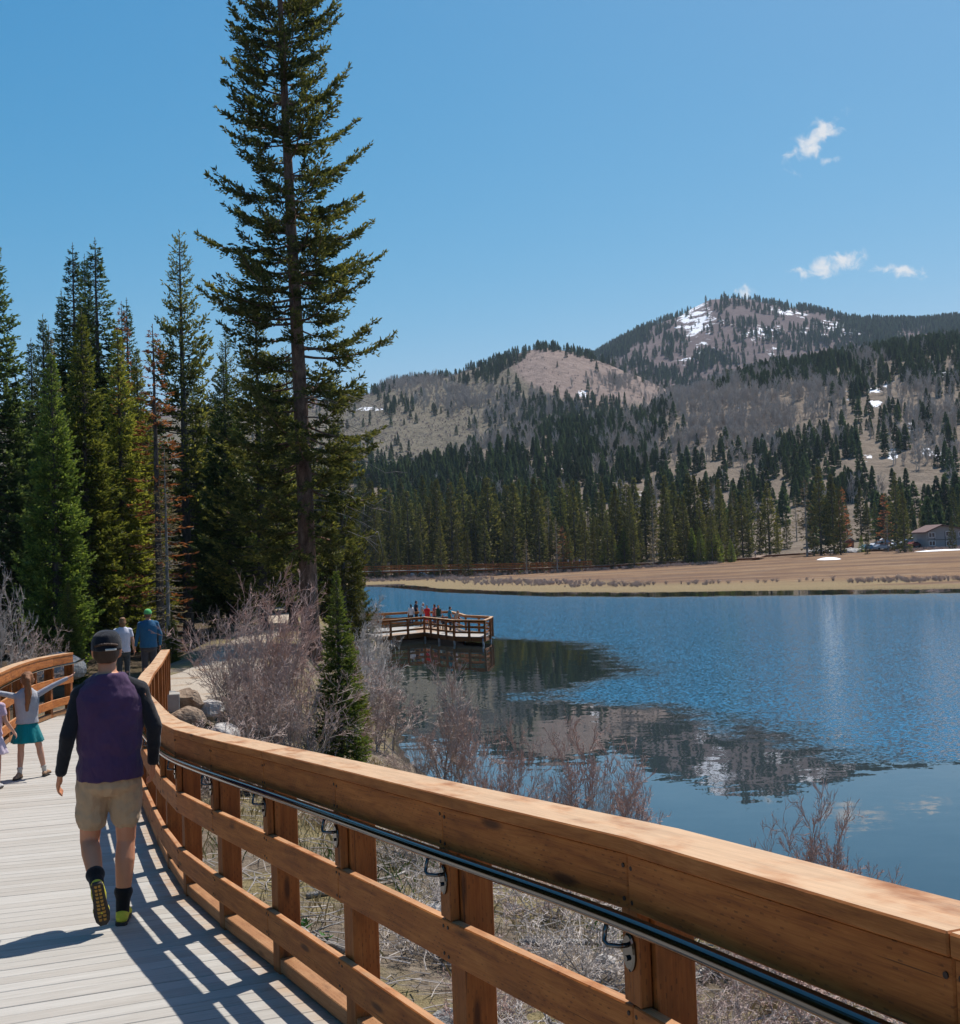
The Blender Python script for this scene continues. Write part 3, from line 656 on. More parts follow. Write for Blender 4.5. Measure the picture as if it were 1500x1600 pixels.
# far side railing of the boardwalk
PL = np.array([(-5.05, 9.6), (-5.45, 11.1), (-5.87, 12.6), (-6.30, 14.1), (-6.72, 15.5), (-7.10, 16.8), (-7.42, 18.0), (-7.70, 19.15), (-7.92, 20.3), (-8.03, 21.4), (-8.02, 22.4)])
rail_far = empty('boardwalk_railing', (*PL[0], float(deckz(PL[0][1])))); tag(rail_far, 'timber railing on the forest side of the boardwalk behind the girl', 'railing')
pb = railing(rail_far, PL, deckz, -1)
hr = np.array([pb.pt(i, .076, .950) for i in range(len(PL))]); hr = np.vstack([hr, hr[-1] + (hr[-1] - hr[-2]) * .35 + np.array([.05, 0, .05])])
mb = MB(); tube(mb, hr, .0215, 12); mb.build('handrail', M_STEEL, rail_far, True); keep(rail_far)

# ------------------------------------------------------------------ viewing platform over the lake
DZ = .55
DK = np.array([(-10.5, 77.5), (-8.4, 78.4), (-6.45, 79.3), (-5.35, 80.5), (-4.2, 81.8), (-3.65, 80.55), (-3.1, 79.3), (-2.5, 78.05), (-1.95, 76.8), (-.95, 76.1), (0, 75.4), (.35, 77.4), (.5, 79.2), (-.4, 80.6), (-1.35, 82.0), (-1.9, 85.0), (-2.6, 88.2), (-4.2, 88.9), (-5.8, 89.3), (-7.6, 88.6), (-10.5, 87.5)])
dock = empty('viewing_platform', (-4, 82, DZ)); tag(dock, 'wooden viewing platform with railings standing in the lake, crowded with visitors', 'platform')
mb = MB(); n = len(DK); mb.add([(x, y, DZ - .05) for x, y in DK], [list(range(n))]); 
for z0, z1, sc in ((DZ - .32, DZ - .05, 1.0),):
    mb.add([(x, y, z0) for x, y in DK] + [(x, y, z1) for x, y in DK], [[k, (k + 1) % n, n + (k + 1) % n, n + k] for k in range(n)])
mb.build('frame', M_POST, dock)
from math import floor
def clipx(y):                                              # deck boards: x extents of the outline at a given y
    xs_ = []
    for a, b in zip(DK, np.roll(DK, -1, axis=0)):
        if (a[1] > y) != (b[1] > y): xs_.append(a[0] + (y - a[1]) / (b[1] - a[1]) * (b[0] - a[0]))
    return sorted(xs_)
y = 75.5
while y < 89.2:
    xs_ = clipx(y + .07)
    for q in range(0, len(xs_) - 1, 2):
        if xs_[q + 1] - xs_[q] > .15:
            mb = MB(); box(mb, (0, 0, 0), (xs_[q + 1] - xs_[q] + .06, .138, .035), 0, .004); mb.build('plank', M_DECK, dock, loc=((xs_[q] + xs_[q + 1]) / 2, y + .07, DZ - .015))
    y += .145
zf0 = lambda yy: DZ + .003
pd = Path(DK, zf0, 1)
pm = upmesh('post', 1.35, .13, .13, M_POST)
for i in range(n): upright('post', pm, pd.pt(i, -.07, -.28), pd.T[min(i, n - 2)], dock)
for a in range(0, n - 1):
    pd.board('cap_board', a, a + 1, -.16, .05, 1.07, 1.105, M_CAP, dock, bev=0)
    for zz, hh in ((.93, .138), (.56, .138), (.20, .138)): pd.board('rail_board', a, a + 1, .001, .039, zz, zz + hh, M_RAIL, dock, bev=0)
for i in (2, 4, 6, 8, 10, 12, 14, 16):
    mb = MB(); p = DK[i] * .985 + np.array([-4, 82]) * .015; lean = .12 if i in (10, 8) else 0
    tube(mb, [(p[0], p[1], DZ - .1), (p[0] - lean * .3, p[1], DZ - .35), (p[0] + lean, p[1], -.8)], .075, 10); mb.build('support_pipe', M_GALV, dock, True)
keep(dock)
# ------------------------------------------------------------------ boardwalk on the far shore
fb = empty('far_boardwalk', (-10, 250, 3)); tag(fb, 'long low boardwalk with brown railings along the far shore', 'boardwalk')
FB = []
for x, yp, Y in ((560, 893, 262), (640, 891, 262), (720, 889.5, 262), (800, 888, 262), (860, 886.5, 262), (925, 884, 262)): FB.append(at_depth(x, yp, Y))
FB2 = [at_depth(x, yp, Y) for x, yp, Y in ((925, 884, 262), (985, 880.5, 266), (1060, 877, 270), (1180, 871, 272), (1190, 867.5, 285), (1300, 861, 292), (1420, 857, 300), (1560, 853, 305))]
def strip3(mb, pts, w, z0, z1):
    for a, b in zip(pts[:-1], pts[1:]):
        d = (b - a)[:2]; nn = np.array([-d[1], d[0]]) / np.linalg.norm(d) * w / 2
        P = [(*(a[:2] - nn), a[2] + z0), (*(b[:2] - nn), b[2] + z0), (*(b[:2] + nn), b[2] + z0), (*(a[:2] + nn), a[2] + z0)]; hexa(mb, P + [(x, y, z + z1 - z0) for x, y, z in P])
mb = MB(); strip3(mb, FB, 2.2, -.12, 0); mb.build('deck', M_DECK, fb); mb = MB(); strip3(mb, FB2, 2.0, -.15, 0); mb.build('deck', M_OLDRAIL, fb)
mb = MB(); strip3(mb, FB, .25, -.42, -.125); strip3(mb, FB2, .25, -.5, -.155); mb.build('beam', M_POST, fb)
for side in (-1.05, 1.05):
    L = []
    for a in FB: L.append(a + np.array([0, side, 0]))
    for zz, hh in ((.95, .16), (.58, .13), (.22, .13)): mb = MB(); strip3(mb, L, .05, zz, zz + hh); mb.build('rail_board', M_RAIL, fb)
    mb = MB()
    for a, b in zip(L[:-1], L[1:]):
        for q in np.arange(0, 1, .16): p = a + (b - a) * q; box(mb, (p[0], p[1], p[2] + .1), (.13, .13, 2.2))
    tag(mb.build('posts', M_POST, fb), kind='stuff')
keep(fb)

# ================================================================== CONIFERS
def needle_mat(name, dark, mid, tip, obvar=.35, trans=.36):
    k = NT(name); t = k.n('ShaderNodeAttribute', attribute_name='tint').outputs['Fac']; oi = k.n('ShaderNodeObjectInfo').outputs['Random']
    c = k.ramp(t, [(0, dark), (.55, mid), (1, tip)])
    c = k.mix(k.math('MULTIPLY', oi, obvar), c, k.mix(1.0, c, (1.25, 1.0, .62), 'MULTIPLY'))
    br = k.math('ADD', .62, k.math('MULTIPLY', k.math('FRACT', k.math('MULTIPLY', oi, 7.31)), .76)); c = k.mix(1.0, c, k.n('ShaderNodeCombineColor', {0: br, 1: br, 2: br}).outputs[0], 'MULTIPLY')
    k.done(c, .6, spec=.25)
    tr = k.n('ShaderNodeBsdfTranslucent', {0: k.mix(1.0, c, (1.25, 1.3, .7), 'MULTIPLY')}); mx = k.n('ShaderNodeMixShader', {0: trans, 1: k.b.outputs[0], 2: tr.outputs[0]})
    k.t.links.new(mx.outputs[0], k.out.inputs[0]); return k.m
M_SPRUCE = needle_mat('spruce_needles', (.044, .057, .024), (.122, .136, .051), (.280, .258, .088))
M_FIRDK = needle_mat('fir_needles_dark', (.031, .053, .028), (.074, .108, .050), (.154, .193, .077))
M_FIRGR = needle_mat('fir_needles_green', (.065, .107, .032), (.154, .218, .055), (.324, .380, .094))
M_FIRYL = needle_mat('fir_needles_yellow', (.072, .094, .026), (.186, .210, .054), (.360, .342, .084))
M_DEADRED = needle_mat('dead_needles', (.120, .048, .029), (.304, .120, .067), (.480, .208, .120), .2)
M_DEADGR = needle_mat('grey_needles', (.096, .080, .067), (.208, .176, .144), (.336, .272, .208), .2)
M_FARSP = needle_mat('far_spruce_needles', (.035, .050, .025), (.098, .115, .050), (.230, .212, .086), .55)
M_HILLSP = needle_mat('hill_spruce_needles', (.030, .056, .040), (.068, .108, .066), (.130, .168, .085), .2)
def bark(name, c0, c1, c2):
    k = NT(name); co = k.coord(); a = k.noise(k.mapping(co, (1, 1, .35)), 7, 5, .65, .3); b = k.noise(co, 35, 3)
    k.bump(k.math('ADD', a, k.math('MULTIPLY', b, .4)), .9, .05)
    return k.done(k.ramp(k.math('ADD', k.math('MULTIPLY', a, .7), k.math('MULTIPLY', b, .3)), [(.35, c0), (.52, c1), (.7, c2)]), .95, spec=.1)
M_BARK = bark('spruce_bark', (.085, .050, .036), (.23, .135, .095), (.38, .245, .175))
M_BARKG = bark('grey_bark', (.05, .042, .036), (.12, .10, .085), (.22, .19, .165))
M_DEADW = bark('bleached_deadwood', (.16, .145, .13), (.30, .28, .255), (.46, .43, .40))
def sprigs(mb, P, D, L, W, tint, rg):
    """needle sprigs: two crossed slim blades each"""
    m = len(P)
    if m == 0: return
    D, A, B = frames(D); th = rg.uniform(0, 6.28, m)[:, None]
    for q in (0, 1.5708):
        S = A * np.cos(th + q) + B * np.sin(th + q)
        V = np.stack([P, P + D * (L * .42)[:, None] + S * W[:, None], P + D * L[:, None], P + D * (L * .5)[:, None] - S * W[:, None]], 1)
        F = np.arange(m * 4).reshape(m, 4); mb.add(V.reshape(-1, 3), F, np.repeat(tint, 4))
def conifer(seed, H, R0, rt, base=.12, whorl=.45, per=6, ang=(-.1, .35), droop=.25, tipup=.25, sl=.26, sw=.045, gap=.11, prof=1.0, thin=0.0, lean=0.0, bare=0.0, rmin=.12, side=.45):
    """returns crown MB, wood MB.  R0 = branch length at the widest height"""
    rg = np.random.default_rng(seed); cr = MB(); wd = MB()
    nz = 26; zs = np.linspace(0, H, nz); wob = np.cumsum(rg.normal(0, .012, (nz, 2)), axis=0) * H * .03
    ctr = np.stack([wob[:, 0] + lean * zs, wob[:, 1], zs], -1); ctr[:, :2] -= ctr[0, :2]
    rr = rt * (1 - zs / H) ** .85 + .008; rr[0] *= 1.25
    tube(wd, ctr, rr, 10, c=.3)
    z = H * base; bP0 = []; bP1 = []; br0 = []; br1 = []
    while z < H * .985:
        f = (z - H * base) / (H * (1 - base)); k = rg.integers(max(2, per - 2), per + 2)
        a0 = rg.uniform(0, 6.28)
        for j in range(k):
            if rg.random() < thin: continue
            az = a0 + 6.28 * j / k + rg.normal(0, .25); zz = z + rg.uniform(-.5, .5) * whorl
            if zz > H * .98 or zz < H * base * .8: continue
            L = R0 * ((1 - f) ** prof * (1 - .35 * np.exp(-f / .12)) + .03) * rg.uniform(.62, 1.12)
            L = max(L, rmin * rg.uniform(.6, 1))
            c0 = np.array([np.interp(zz, zs, ctr[:, i]) for i in range(3)]); h = np.array([math.cos(az), math.sin(az), 0])
            el = ang[0] + (ang[1] - ang[0]) * f + rg.normal(0, .08)
            n = 7; t = np.linspace(0, 1, n)[:, None]
            side_v = np.array([-h[1], h[0], 0]) * rg.normal(0, .1)
            C = c0 + (h + side_v * t) * L * t * math.cos(el) + np.array([0, 0, 1.]) * (L * t * math.sin(el) - droop * L * (t - t * t) * 1.2 - droop * .3 * L * t + tipup * L * t ** 3)
            r0b = min(.010 + .012 * L, rt * .5); rad = r0b * (1 - .85 * t[:, 0])
            bP0.append(C[:-1]); bP1.append(C[1:]); br0.append(rad[:-1]); br1.append(rad[1:])
            if rg.random() < bare: continue
            # side twigs
            m = max(4, int(L / gap)); tt = rg.uniform(.08 if L < 1 else .16, 1.0, m) ** .8
            base_p = np.stack([np.interp(tt, t[:, 0], C[:, i]) for i in range(3)], -1)
            dr = np.stack([np.interp(tt, t[:, 0], np.gradient(C[:, i])) for i in range(3)], -1); dr /= np.linalg.norm(dr, axis=1, keepdims=True)
            sd = np.cross(dr, [0, 0, 1.]); sd /= np.maximum(np.linalg.norm(sd, axis=1, keepdims=True), 1e-6)
            sg = np.where(rg.random(m) < .5, -1, 1)[:, None]
            tl = side * L * (1.05 - tt) * rg.uniform(.5, 1.1, m) + sl * .6 * min(1, .25 + L); tl = np.minimum(tl, 1.3)
            td = dr * .75 + sd * sg * rg.uniform(.45, 1.0, (m, 1)) + np.stack([np.zeros(m), np.zeros(m), rg.normal(-.02, .16, m)], -1); td /= np.linalg.norm(td, axis=1, keepdims=True)
            k2 = np.maximum(2, (tl / (gap * .75)).astype(int)); idx = np.repeat(np.arange(m), k2)
            u = rg.random(len(idx)); P = base_p[idx] + td[idx] * (tl[idx] * u)[:, None] + rg.normal(0, .02, (len(idx), 3))
            P[:, 2] -= .12 * tl[idx] * u * u
            D = td[idx] + rg.normal(0, .42, (len(idx), 3)); D[:, 2] += .12
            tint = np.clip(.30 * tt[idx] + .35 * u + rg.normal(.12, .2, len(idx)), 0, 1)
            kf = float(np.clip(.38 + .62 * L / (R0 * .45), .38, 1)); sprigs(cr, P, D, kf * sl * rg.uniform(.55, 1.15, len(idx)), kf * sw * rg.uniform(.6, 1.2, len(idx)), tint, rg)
            e = C[-1] - C[-2]; e = e / np.linalg.norm(e)
            sprigs(cr, C[-3:] + 0, np.repeat(e[None], 3, 0) + rg.normal(0, .2, (3, 3)), np.full(3, kf * sl * 1.1), np.full(3, kf * sw), np.full(3, .8), rg)
        z += whorl * rg.uniform(.7, 1.3) * (.55 + .6 * (1 - f))
    tp = ctr[-1]; m = 14
    sprigs(cr, tp - np.array([0, 0, 1.]) * rg.uniform(0, .9, m)[:, None], np.stack([rg.normal(0, .5, m), rg.normal(0, .5, m), np.ones(m)], -1), np.full(m, sl * .45), np.full(m, sw * .4), np.full(m, .6), rg)
    sticks(wd, np.concatenate(bP0), np.concatenate(bP1), np.concatenate(br0), np.concatenate(br1), 4, .6)
    return cr, wd
PROTO = {}
def proto(key, mats, **kw):
    cr, wd = conifer(**kw); PROTO[key] = (cr.mesh(key + '_crown'), wd.mesh(key + '_trunk', True), kw['H'])
def plant(key, x, y, h, mat, bm, label, rz=0, wide=1.0, name='fir_tree', cat='tree', group=None, dz=-.12):
    cm, tm, H0 = PROTO[key]; r = empty(name, (x, y, landz(x, y) + dz), rz); s = h / H0; r.scale = (s * wide, s * wide, s)
    for nm, me, m in (('trunk', tm, bm), ('crown', cm, mat)):
        kk = me.name + m.name; me2 = bpy.data.meshes.get(kk)
        if me2 is None: me2 = me.copy(); me2.name = kk; me2.materials.append(m)
        link(nm, me2, r)
    tag(r, label, cat, group); return r
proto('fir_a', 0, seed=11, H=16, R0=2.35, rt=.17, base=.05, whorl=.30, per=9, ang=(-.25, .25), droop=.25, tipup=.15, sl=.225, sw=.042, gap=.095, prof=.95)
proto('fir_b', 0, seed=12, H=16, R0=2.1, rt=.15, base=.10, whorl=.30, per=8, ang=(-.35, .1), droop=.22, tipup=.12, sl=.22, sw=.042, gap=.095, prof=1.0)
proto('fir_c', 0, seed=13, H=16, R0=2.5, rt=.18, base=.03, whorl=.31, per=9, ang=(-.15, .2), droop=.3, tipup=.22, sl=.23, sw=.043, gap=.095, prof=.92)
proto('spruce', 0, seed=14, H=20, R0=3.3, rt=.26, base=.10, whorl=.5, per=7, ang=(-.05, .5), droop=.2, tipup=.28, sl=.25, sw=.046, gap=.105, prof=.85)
proto('snag', 0, seed=15, H=14, R0=1.25, rt=.13, base=.06, whorl=.36, per=6, ang=(-.3, .1), droop=.25, tipup=.05, sl=.2, sw=.03, gap=.17, prof=.7, thin=.12, bare=.25)
def tree_px(key, x, ytip, Y, mat, bm, label, wide=1.0, name='fir_tree', rz=None):
    P = at_depth(x, ytip, Y); g = landz(P[0], Y)
    return plant(key, P[0], Y, P[2] - g + .1, mat, bm, label, random.uniform(0, 6) if rz is None else rz, wide, name)
# the tall spruce beside the trail
hcr, hwd = conifer(seed=31, H=29.0, R0=3.75, rt=.33, base=.14, whorl=.56, per=6, ang=(-.22, .62), droop=.16, tipup=.22, sl=.18, sw=.028, gap=.060, prof=.50, thin=.06, lean=-.020, side=.40)
hb = at_depth(486, 985, 40)
hero = empty('spruce_tree', (hb[0], 40, landz(hb[0], 40) - .1)); tag(hero, 'tallest spruce, lone straight trunk with open branches reaching the top of the picture', 'tree')
hcr.build('crown', M_SPRUCE, hero); hwd.build('trunk', M_BARK, hero, True)
rg = np.random.default_rng(5)
for j in range(11):                                        # bleached dead limbs low on the lake side
    z = rg.uniform(4.2, 9.5); az = rg.uniform(-.9, .35); L = rg.uniform(2.0, 3.1); mb = MB(); t = np.linspace(0, 1, 6)[:, None]; h = np.array([math.cos(az), math.sin(az), 0])
    C = np.array([-.020 * z, 0, z]) + h * L * t + np.array([0, 0, 1.]) * (-.35 * L * t * t + .05 * L * t); tube(mb, C, .026 * (1 - .8 * t[:, 0]), 5, c=.5)
    for q in range(7):
        i = rg.integers(2, 6); d = h * .6 + rg.normal(0, .5, 3); d /= np.linalg.norm(d); l = rg.uniform(.3, .9)
        tube(mb, [C[i], C[i] + d * l * .5, C[i] + d * l + np.array([0, 0, -.08])], [.010, .008, .004], 4, c=.5)
    mb.build('dead_limb', M_DEADW, hero, True)
LEFT = [('fir_b', 113, 378, 60, M_FIRDK, 'dark narrow fir, twin spire just left of the tallest of the left group', 1.1), ('fir_b', 148, 370, 57, M_FIRDK, 'dark fir with the tallest slender spire of the left forest', 1.25),
        ('fir_a', 131, 398, 63, M_FIRDK, 'dark fir half hidden between the two tallest spires', .8), ('fir_b', 95, 450, 62, M_FIRDK, 'shorter dark fir spire left of the twin spires', 1.0),
        ('fir_b', 197, 464, 59, M_FIRDK, 'dark fir spire standing alone right of the twin spires', 1.0), ('fir_a', 65, 490, 55, M_FIRDK, 'dark fir with thin spire toward the left edge of the forest', .95),
        ('fir_b', 76, 506, 58, M_DEADGR, 'greyish sparse fir behind the green firs at the left', .9), ('fir_a', 47, 528, 50, M_FIRDK, 'dull fir with browned upper branches near the left edge', .9),
        ('fir_c', 78, 545, 38, M_FIRGR, 'bright green full fir in the front row, left of the man in the cap', 1.0), ('fir_a', 128, 482, 43, M_FIRYL, 'tall yellow green fir in the front row above the man in the cap', 1.05),
        ('fir_a', 183, 505, 45, M_FIRYL, 'yellow green fir with thin top, right of the tall front fir', .95), ('fir_c', 213, 545, 47, M_FIRYL, 'olive fir behind the reddish dead fir', .85),
        ('snag', 239, 505, 42, M_DEADRED, 'dead fir with rust red needles', 1.35), ('snag', 256, 700, 40, M_DEADGR, 'grey dead fir with bare lower limbs, beside the rust red one', 1.2), ('snag', 190, 470, 50, M_DEADRED, 'thin reddish dying fir top between the yellow green firs', .9),
        ('spruce', 279, 358, 55, M_SPRUCE, 'broad dark spruce standing left of the tallest spruce', 1.0), ('spruce', 398, 470, 47, M_SPRUCE, 'dense dark spruce directly behind and left of the tallest trunk', 1.25), ('spruce', 446, 540, 51, M_SPRUCE, 'dense spruce hidden right behind the tallest trunk', 1.2), ('spruce', 352, 520, 57, M_SPRUCE, 'dark spruce between the broad spruce and the dense spruce', 1.1),
        ('fir_c', 350, 560, 52, M_FIRDK, 'dark fir filling the gap between broad spruce and dense spruce', 1.1), ('spruce', 528, 640, 50, M_SPRUCE, 'spruce right behind the tallest trunk on the lake side', .9),
        ('fir_c', 548, 800, 55, M_FIRYL, 'low yellow green fir at the waterside behind the tallest trunk', .9), ('fir_a', -16, 335, 41, M_FIRDK, 'tall dark fir cut by the left picture edge', 1.0),
        ('fir_c', 14, 600, 46, M_FIRDK, 'low dark fir at the left edge behind the railing', 1.2), ('fir_c', 160, 575, 70, M_FIRDK, 'shaded fir deep in the left forest behind the yellow firs', 1.2), ('fir_c', 300, 600, 66, M_FIRDK, 'shaded fir deep in the forest behind the broad spruce', 1.2),
        ('fir_c', 440, 600, 62, M_FIRDK, 'shaded fir deep behind the tallest trunk', 1.3), ('fir_c', 40, 640, 60, M_FIRDK, 'shaded fir deep behind the bright green fir', 1.3), ('fir_c', 240, 640, 72, M_FIRDK, 'shaded fir deep behind the rust red fir', 1.3), ('fir_c', 100, 640, 75, M_FIRDK, 'shaded fir deepest in the left forest', 1.4), ('fir_c', 345, 690, 80, M_FIRDK, 'low shaded fir far up the trail', 1.5), ('fir_c', 495, 700, 70, M_FIRDK, 'low shaded fir near the far end of the wooded bank', 1.3)]
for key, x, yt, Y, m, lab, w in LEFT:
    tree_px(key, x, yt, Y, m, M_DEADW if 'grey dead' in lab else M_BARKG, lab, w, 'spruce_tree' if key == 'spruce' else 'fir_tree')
for j in range(16):                                        # unseen firs continue the forest beside the boardwalk, added to block low sky light
    x, y = -11.5 - (j % 4) * 4.2 + random.uniform(-1.2, 1.2), 24 - (j // 4) * 7.5 + random.uniform(-2, 2)
    plant(('fir_a', 'fir_c', 'spruce')[j % 3], x - (24 - y) * .12 - (3 if y > 18 else 0), y, random.uniform(12, 19), M_FIRDK, M_BARKG, 'unseen dark fir added beside the boardwalk to block sky light, outside the left picture edge', random.uniform(0, 6), 1.1, 'fir_tree', 'tree', 'added firs beside the boardwalk')
tree_px('fir_a', 524, 885, 23.6, M_FIRGR, M_BARKG, 'small bushy green fir growing out of the shrubs below the tallest trunk', 1.15)
tree_px('fir_c', 548, 985, 28.5, M_FIRYL, M_BARKG, 'knee high young fir at the water edge of the shrubs', 1.3)
tree_px('fir_c', 268, 955, 35, M_FIRYL, M_BARKG, 'young yellow green fir beside the trail, right of the hiker in blue', 1.4)
tree_px('fir_c', 105, 905, 33, M_FIRYL, M_BARKG, 'young fir with yellow tips hanging over the end of the far railing', 1.3)

# ------------------------------------------------------------------ spruces along the far shore
def one_mesh(key, mat, bm):                                # crown + trunk of a small far tree in one mesh
    cr, wd = PROTO_MB[key]; mb = MB()
    nq = sum(len(f) for f in cr.f[4])
    for V, c in zip(cr.v, cr.a): pass
    me = bpy.data.meshes.new(key + mat.name)
    a = cr.mesh('a'); b = wd.mesh('b'); 
    va = np.empty(len(a.vertices) * 3); a.vertices.foreach_get('co', va); vb = np.empty(len(b.vertices) * 3); b.vertices.foreach_get('co', vb)
    out = MB(); ta = np.concatenate(cr.a); tb = np.concatenate(wd.a)
    fa = {k: np.concatenate(v) for k, v in cr.f.items()}; fw = {k: np.concatenate(v) for k, v in wd.f.items()}
    out.v = [va.reshape(-1, 3), vb.reshape(-1, 3)]; out.a = [ta, tb]; out.has = True; out.n = len(ta) + len(tb)
    mi = []
    for k, f in fa.items(): out.f.setdefault(k, []).append(f)
    for k, f in fw.items(): out.f.setdefault(k, []).append(f + len(ta))
    for k, fs in out.f.items():
        if k in fa: mi.append(np.zeros(len(fa[k]), int))
        if k in fw: mi.append(np.ones(len(fw[k]), int))
    me = out.mesh(key + mat.name); me.materials.append(mat); me.materials.append(bm); me.polygons.foreach_set('material_index', np.concatenate(mi))
    bpy.data.meshes.remove(a); bpy.data.meshes.remove(b); return me
PROTO_MB = {}
PROTO_MB['far_a'] = conifer(seed=41, H=20, R0=3.0, rt=.25, base=.03, whorl=.75, per=7, ang=(-.25, .3), droop=.25, tipup=.2, sl=.62, sw=.12, gap=.36, prof=.95)
PROTO_MB['far_b'] = conifer(seed=42, H=20, R0=2.5, rt=.25, base=.06, whorl=.75, per=7, ang=(-.3, .2), droop=.25, tipup=.15, sl=.62, sw=.12, gap=.36, prof=.85)
PROTO_MB['far_c'] = conifer(seed=43, H=20, R0=3.5, rt=.28, base=.05, whorl=.8, per=7, ang=(-.15, .4), droop=.2, tipup=.2, sl=.65, sw=.13, gap=.38, prof=1.0)
PROTO_MB['far_d'] = conifer(seed=44, H=20, R0=2.2, rt=.22, base=.05, whorl=.9, per=6, ang=(-.3, .2), droop=.25, tipup=.1, sl=.6, sw=.09, gap=.5, prof=.8, thin=.15, bare=.3)
FARM = {k: one_mesh(k, M_FARSP, M_BARKG) for k in ('far_a', 'far_b', 'far_c')}
FAR_DARK = {k: one_mesh(k, M_HILLSP, M_BARKG) for k in ('far_a', 'far_b')}
FAR_GR = one_mesh('far_c', M_FIRGR, M_BARKG); FAR_RED = one_mesh('far_d', M_DEADRED, M_BARKG); FAR_DEAD = one_mesh('far_d', M_DEADGR, M_DEADW)
def ground_far(x, y): return max(landz(x, y), float(hill(np.array([x / y]), np.array([y]))[0]))
def far_tree(me, px, ytip, Y, label, group=None, wide=1.0, h=None):
    P = at_depth(px, ytip, Y); g = ground_far(P[0], Y); o = link('spruce_tree', me, None, (P[0], Y, g - .2)); hh = (P[2] - g) if h is None else h
    s = hh / 20; o.scale = (s * wide, s * wide, s); o.rotation_euler[2] = random.uniform(0, 6.28); tag(o, label, 'tree', group); return o
far_tree(FARM['far_c'], 1277, 726, 283, 'large dark spruce, left one of the tall pair by the parking lot', wide=.95)
far_tree(FARM['far_b'], 1298, 738, 285, 'slimmer spruce, right one of the tall pair by the parking lot', wide=1.0)
far_tree(FARM['far_c'], 1397, 735, 292, 'large dark spruce standing alone in front of the parked cars', wide=.85)
far_tree(FAR_RED, 878, 822, 263, 'small rust red dead spruce at the edge of the far shore stand', wide=1.9)
far_tree(FAR_RED, 1315, 760, 300, 'slim reddish dead spruce right of the tall pair', wide=1.2)
far_tree(FAR_RED, 1380, 770, 300, 'purplish brown spruce left of the lone large spruce by the cars', wide=1.6)
far_tree(FAR_DEAD, 1385, 800, 288, 'thin dead grey spruce beside the lone large spruce', wide=1.1)
far_tree(FAR_DEAD, 1256, 745, 284, 'bleached bare spruce touching the left of the tall pair', wide=1.2)
far_tree(FAR_GR, 1345, 835, 290, 'small green spruce by the red kiosk', wide=1.3)
cnt = 0
for row, (Y0, n0, t0, t1) in enumerate(((266, 54, 795, 852), (276, 64, 745, 822), (292, 72, 740, 808), (312, 60, 738, 790))):
    for j in range(n0):
        px = 556 + (1525 - 556) * (j + random.uniform(.1, .9)) / n0; Y = Y0 + random.uniform(-6, 6)
        if px > 1150 and row < 2 and random.random() < .93: continue
        if px > 1215 and row == 2: continue
        if px > 1230 and row == 3: Y += 26
        if px > 1030 and row == 0 and random.random() < .35: continue
        tip = random.uniform(t0, t1) + (12 if px > 1150 else 0) + 22 * (fbm(np.array([px / 45]), np.array([row * 3.3]), 3)[0] - .45) * 2
        k = random.choice(['far_a', 'far_b', 'far_b', 'far_c']); r = random.random(); me = FARM[k]
        seg = 0 if px < 690 else 1 if px < 925 else 2 if px < 1150 else 3
        where = ('behind the left end of the far boardwalk', 'behind the railed overlook of the far boardwalk', 'between the railed overlook and the parking lot', 'behind the parked cars and grey house')[seg]
        rowt = ('short front edge spruce ', 'tall front row spruce ', 'middle row spruce ', 'half hidden back row spruce ')[row]
        lab = rowt + where; grp = 'spruces in the far shore stand'
        if r < .035: me = FAR_DEAD; lab = 'grey dead spruce showing among the far shore stand'; grp = 'grey dead spruces in the far shore stand'
        far_tree(me, px, tip, Y, lab, grp, random.uniform(.65, 1.3)); cnt += 1
for j in range(16):
    far_tree(FAR_GR, random.uniform(1075, 1145) if j < 12 else random.uniform(840, 1000), random.uniform(822, 846), 268 + random.uniform(-3, 3), 'small fresh green young spruce at the front edge of the far shore stand', 'young green spruces in front of the far shore stand', 1.35)

# ------------------------------------------------------------------ forest on the hillsides (uncountable: scattered by geometry nodes)
lib = bpy.data.collections.new('hill_tree_kinds'); lib2 = bpy.data.collections.new('aspen_kinds'); lib3 = bpy.data.collections.new('brush_kinds')
for q in range(3):
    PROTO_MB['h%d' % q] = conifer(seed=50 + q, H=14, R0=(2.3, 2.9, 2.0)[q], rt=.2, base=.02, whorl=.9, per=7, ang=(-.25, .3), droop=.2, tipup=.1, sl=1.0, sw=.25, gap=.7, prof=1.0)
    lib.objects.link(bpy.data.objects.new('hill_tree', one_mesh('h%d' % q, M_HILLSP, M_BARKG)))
def twig_mat(name, c0, c1, c2):
    k = NT(name); t = k.n('ShaderNodeAttribute', attribute_name='tint').outputs['Fac']; oi = k.n('ShaderNodeObjectInfo').outputs['Random']
    c = k.ramp(t, [(0, c0), (.5, c1), (1, c2)]); c = k.mix(k.math('MULTIPLY', oi, .4), c, k.mix(1.0, c, (.8, .74, .7), 'MULTIPLY')); return k.done(c, .85, spec=.15)
M_ASPEN = twig_mat('aspen_twigs', (.52, .48, .43), (.47, .41, .355), (.43, .37, .32))
M_TWIG = twig_mat('willow_twigs', (.30, .265, .24), (.47, .405, .365), (.44, .335, .295))
M_TWIGR = twig_mat('red_willow_twigs', (.32, .28, .255), (.48, .40, .36), (.46, .305, .26))
M_TWIGG = twig_mat('grey_twigs', (.324, .297, .270), (.486, .446, .405), (.567, .513, .472))
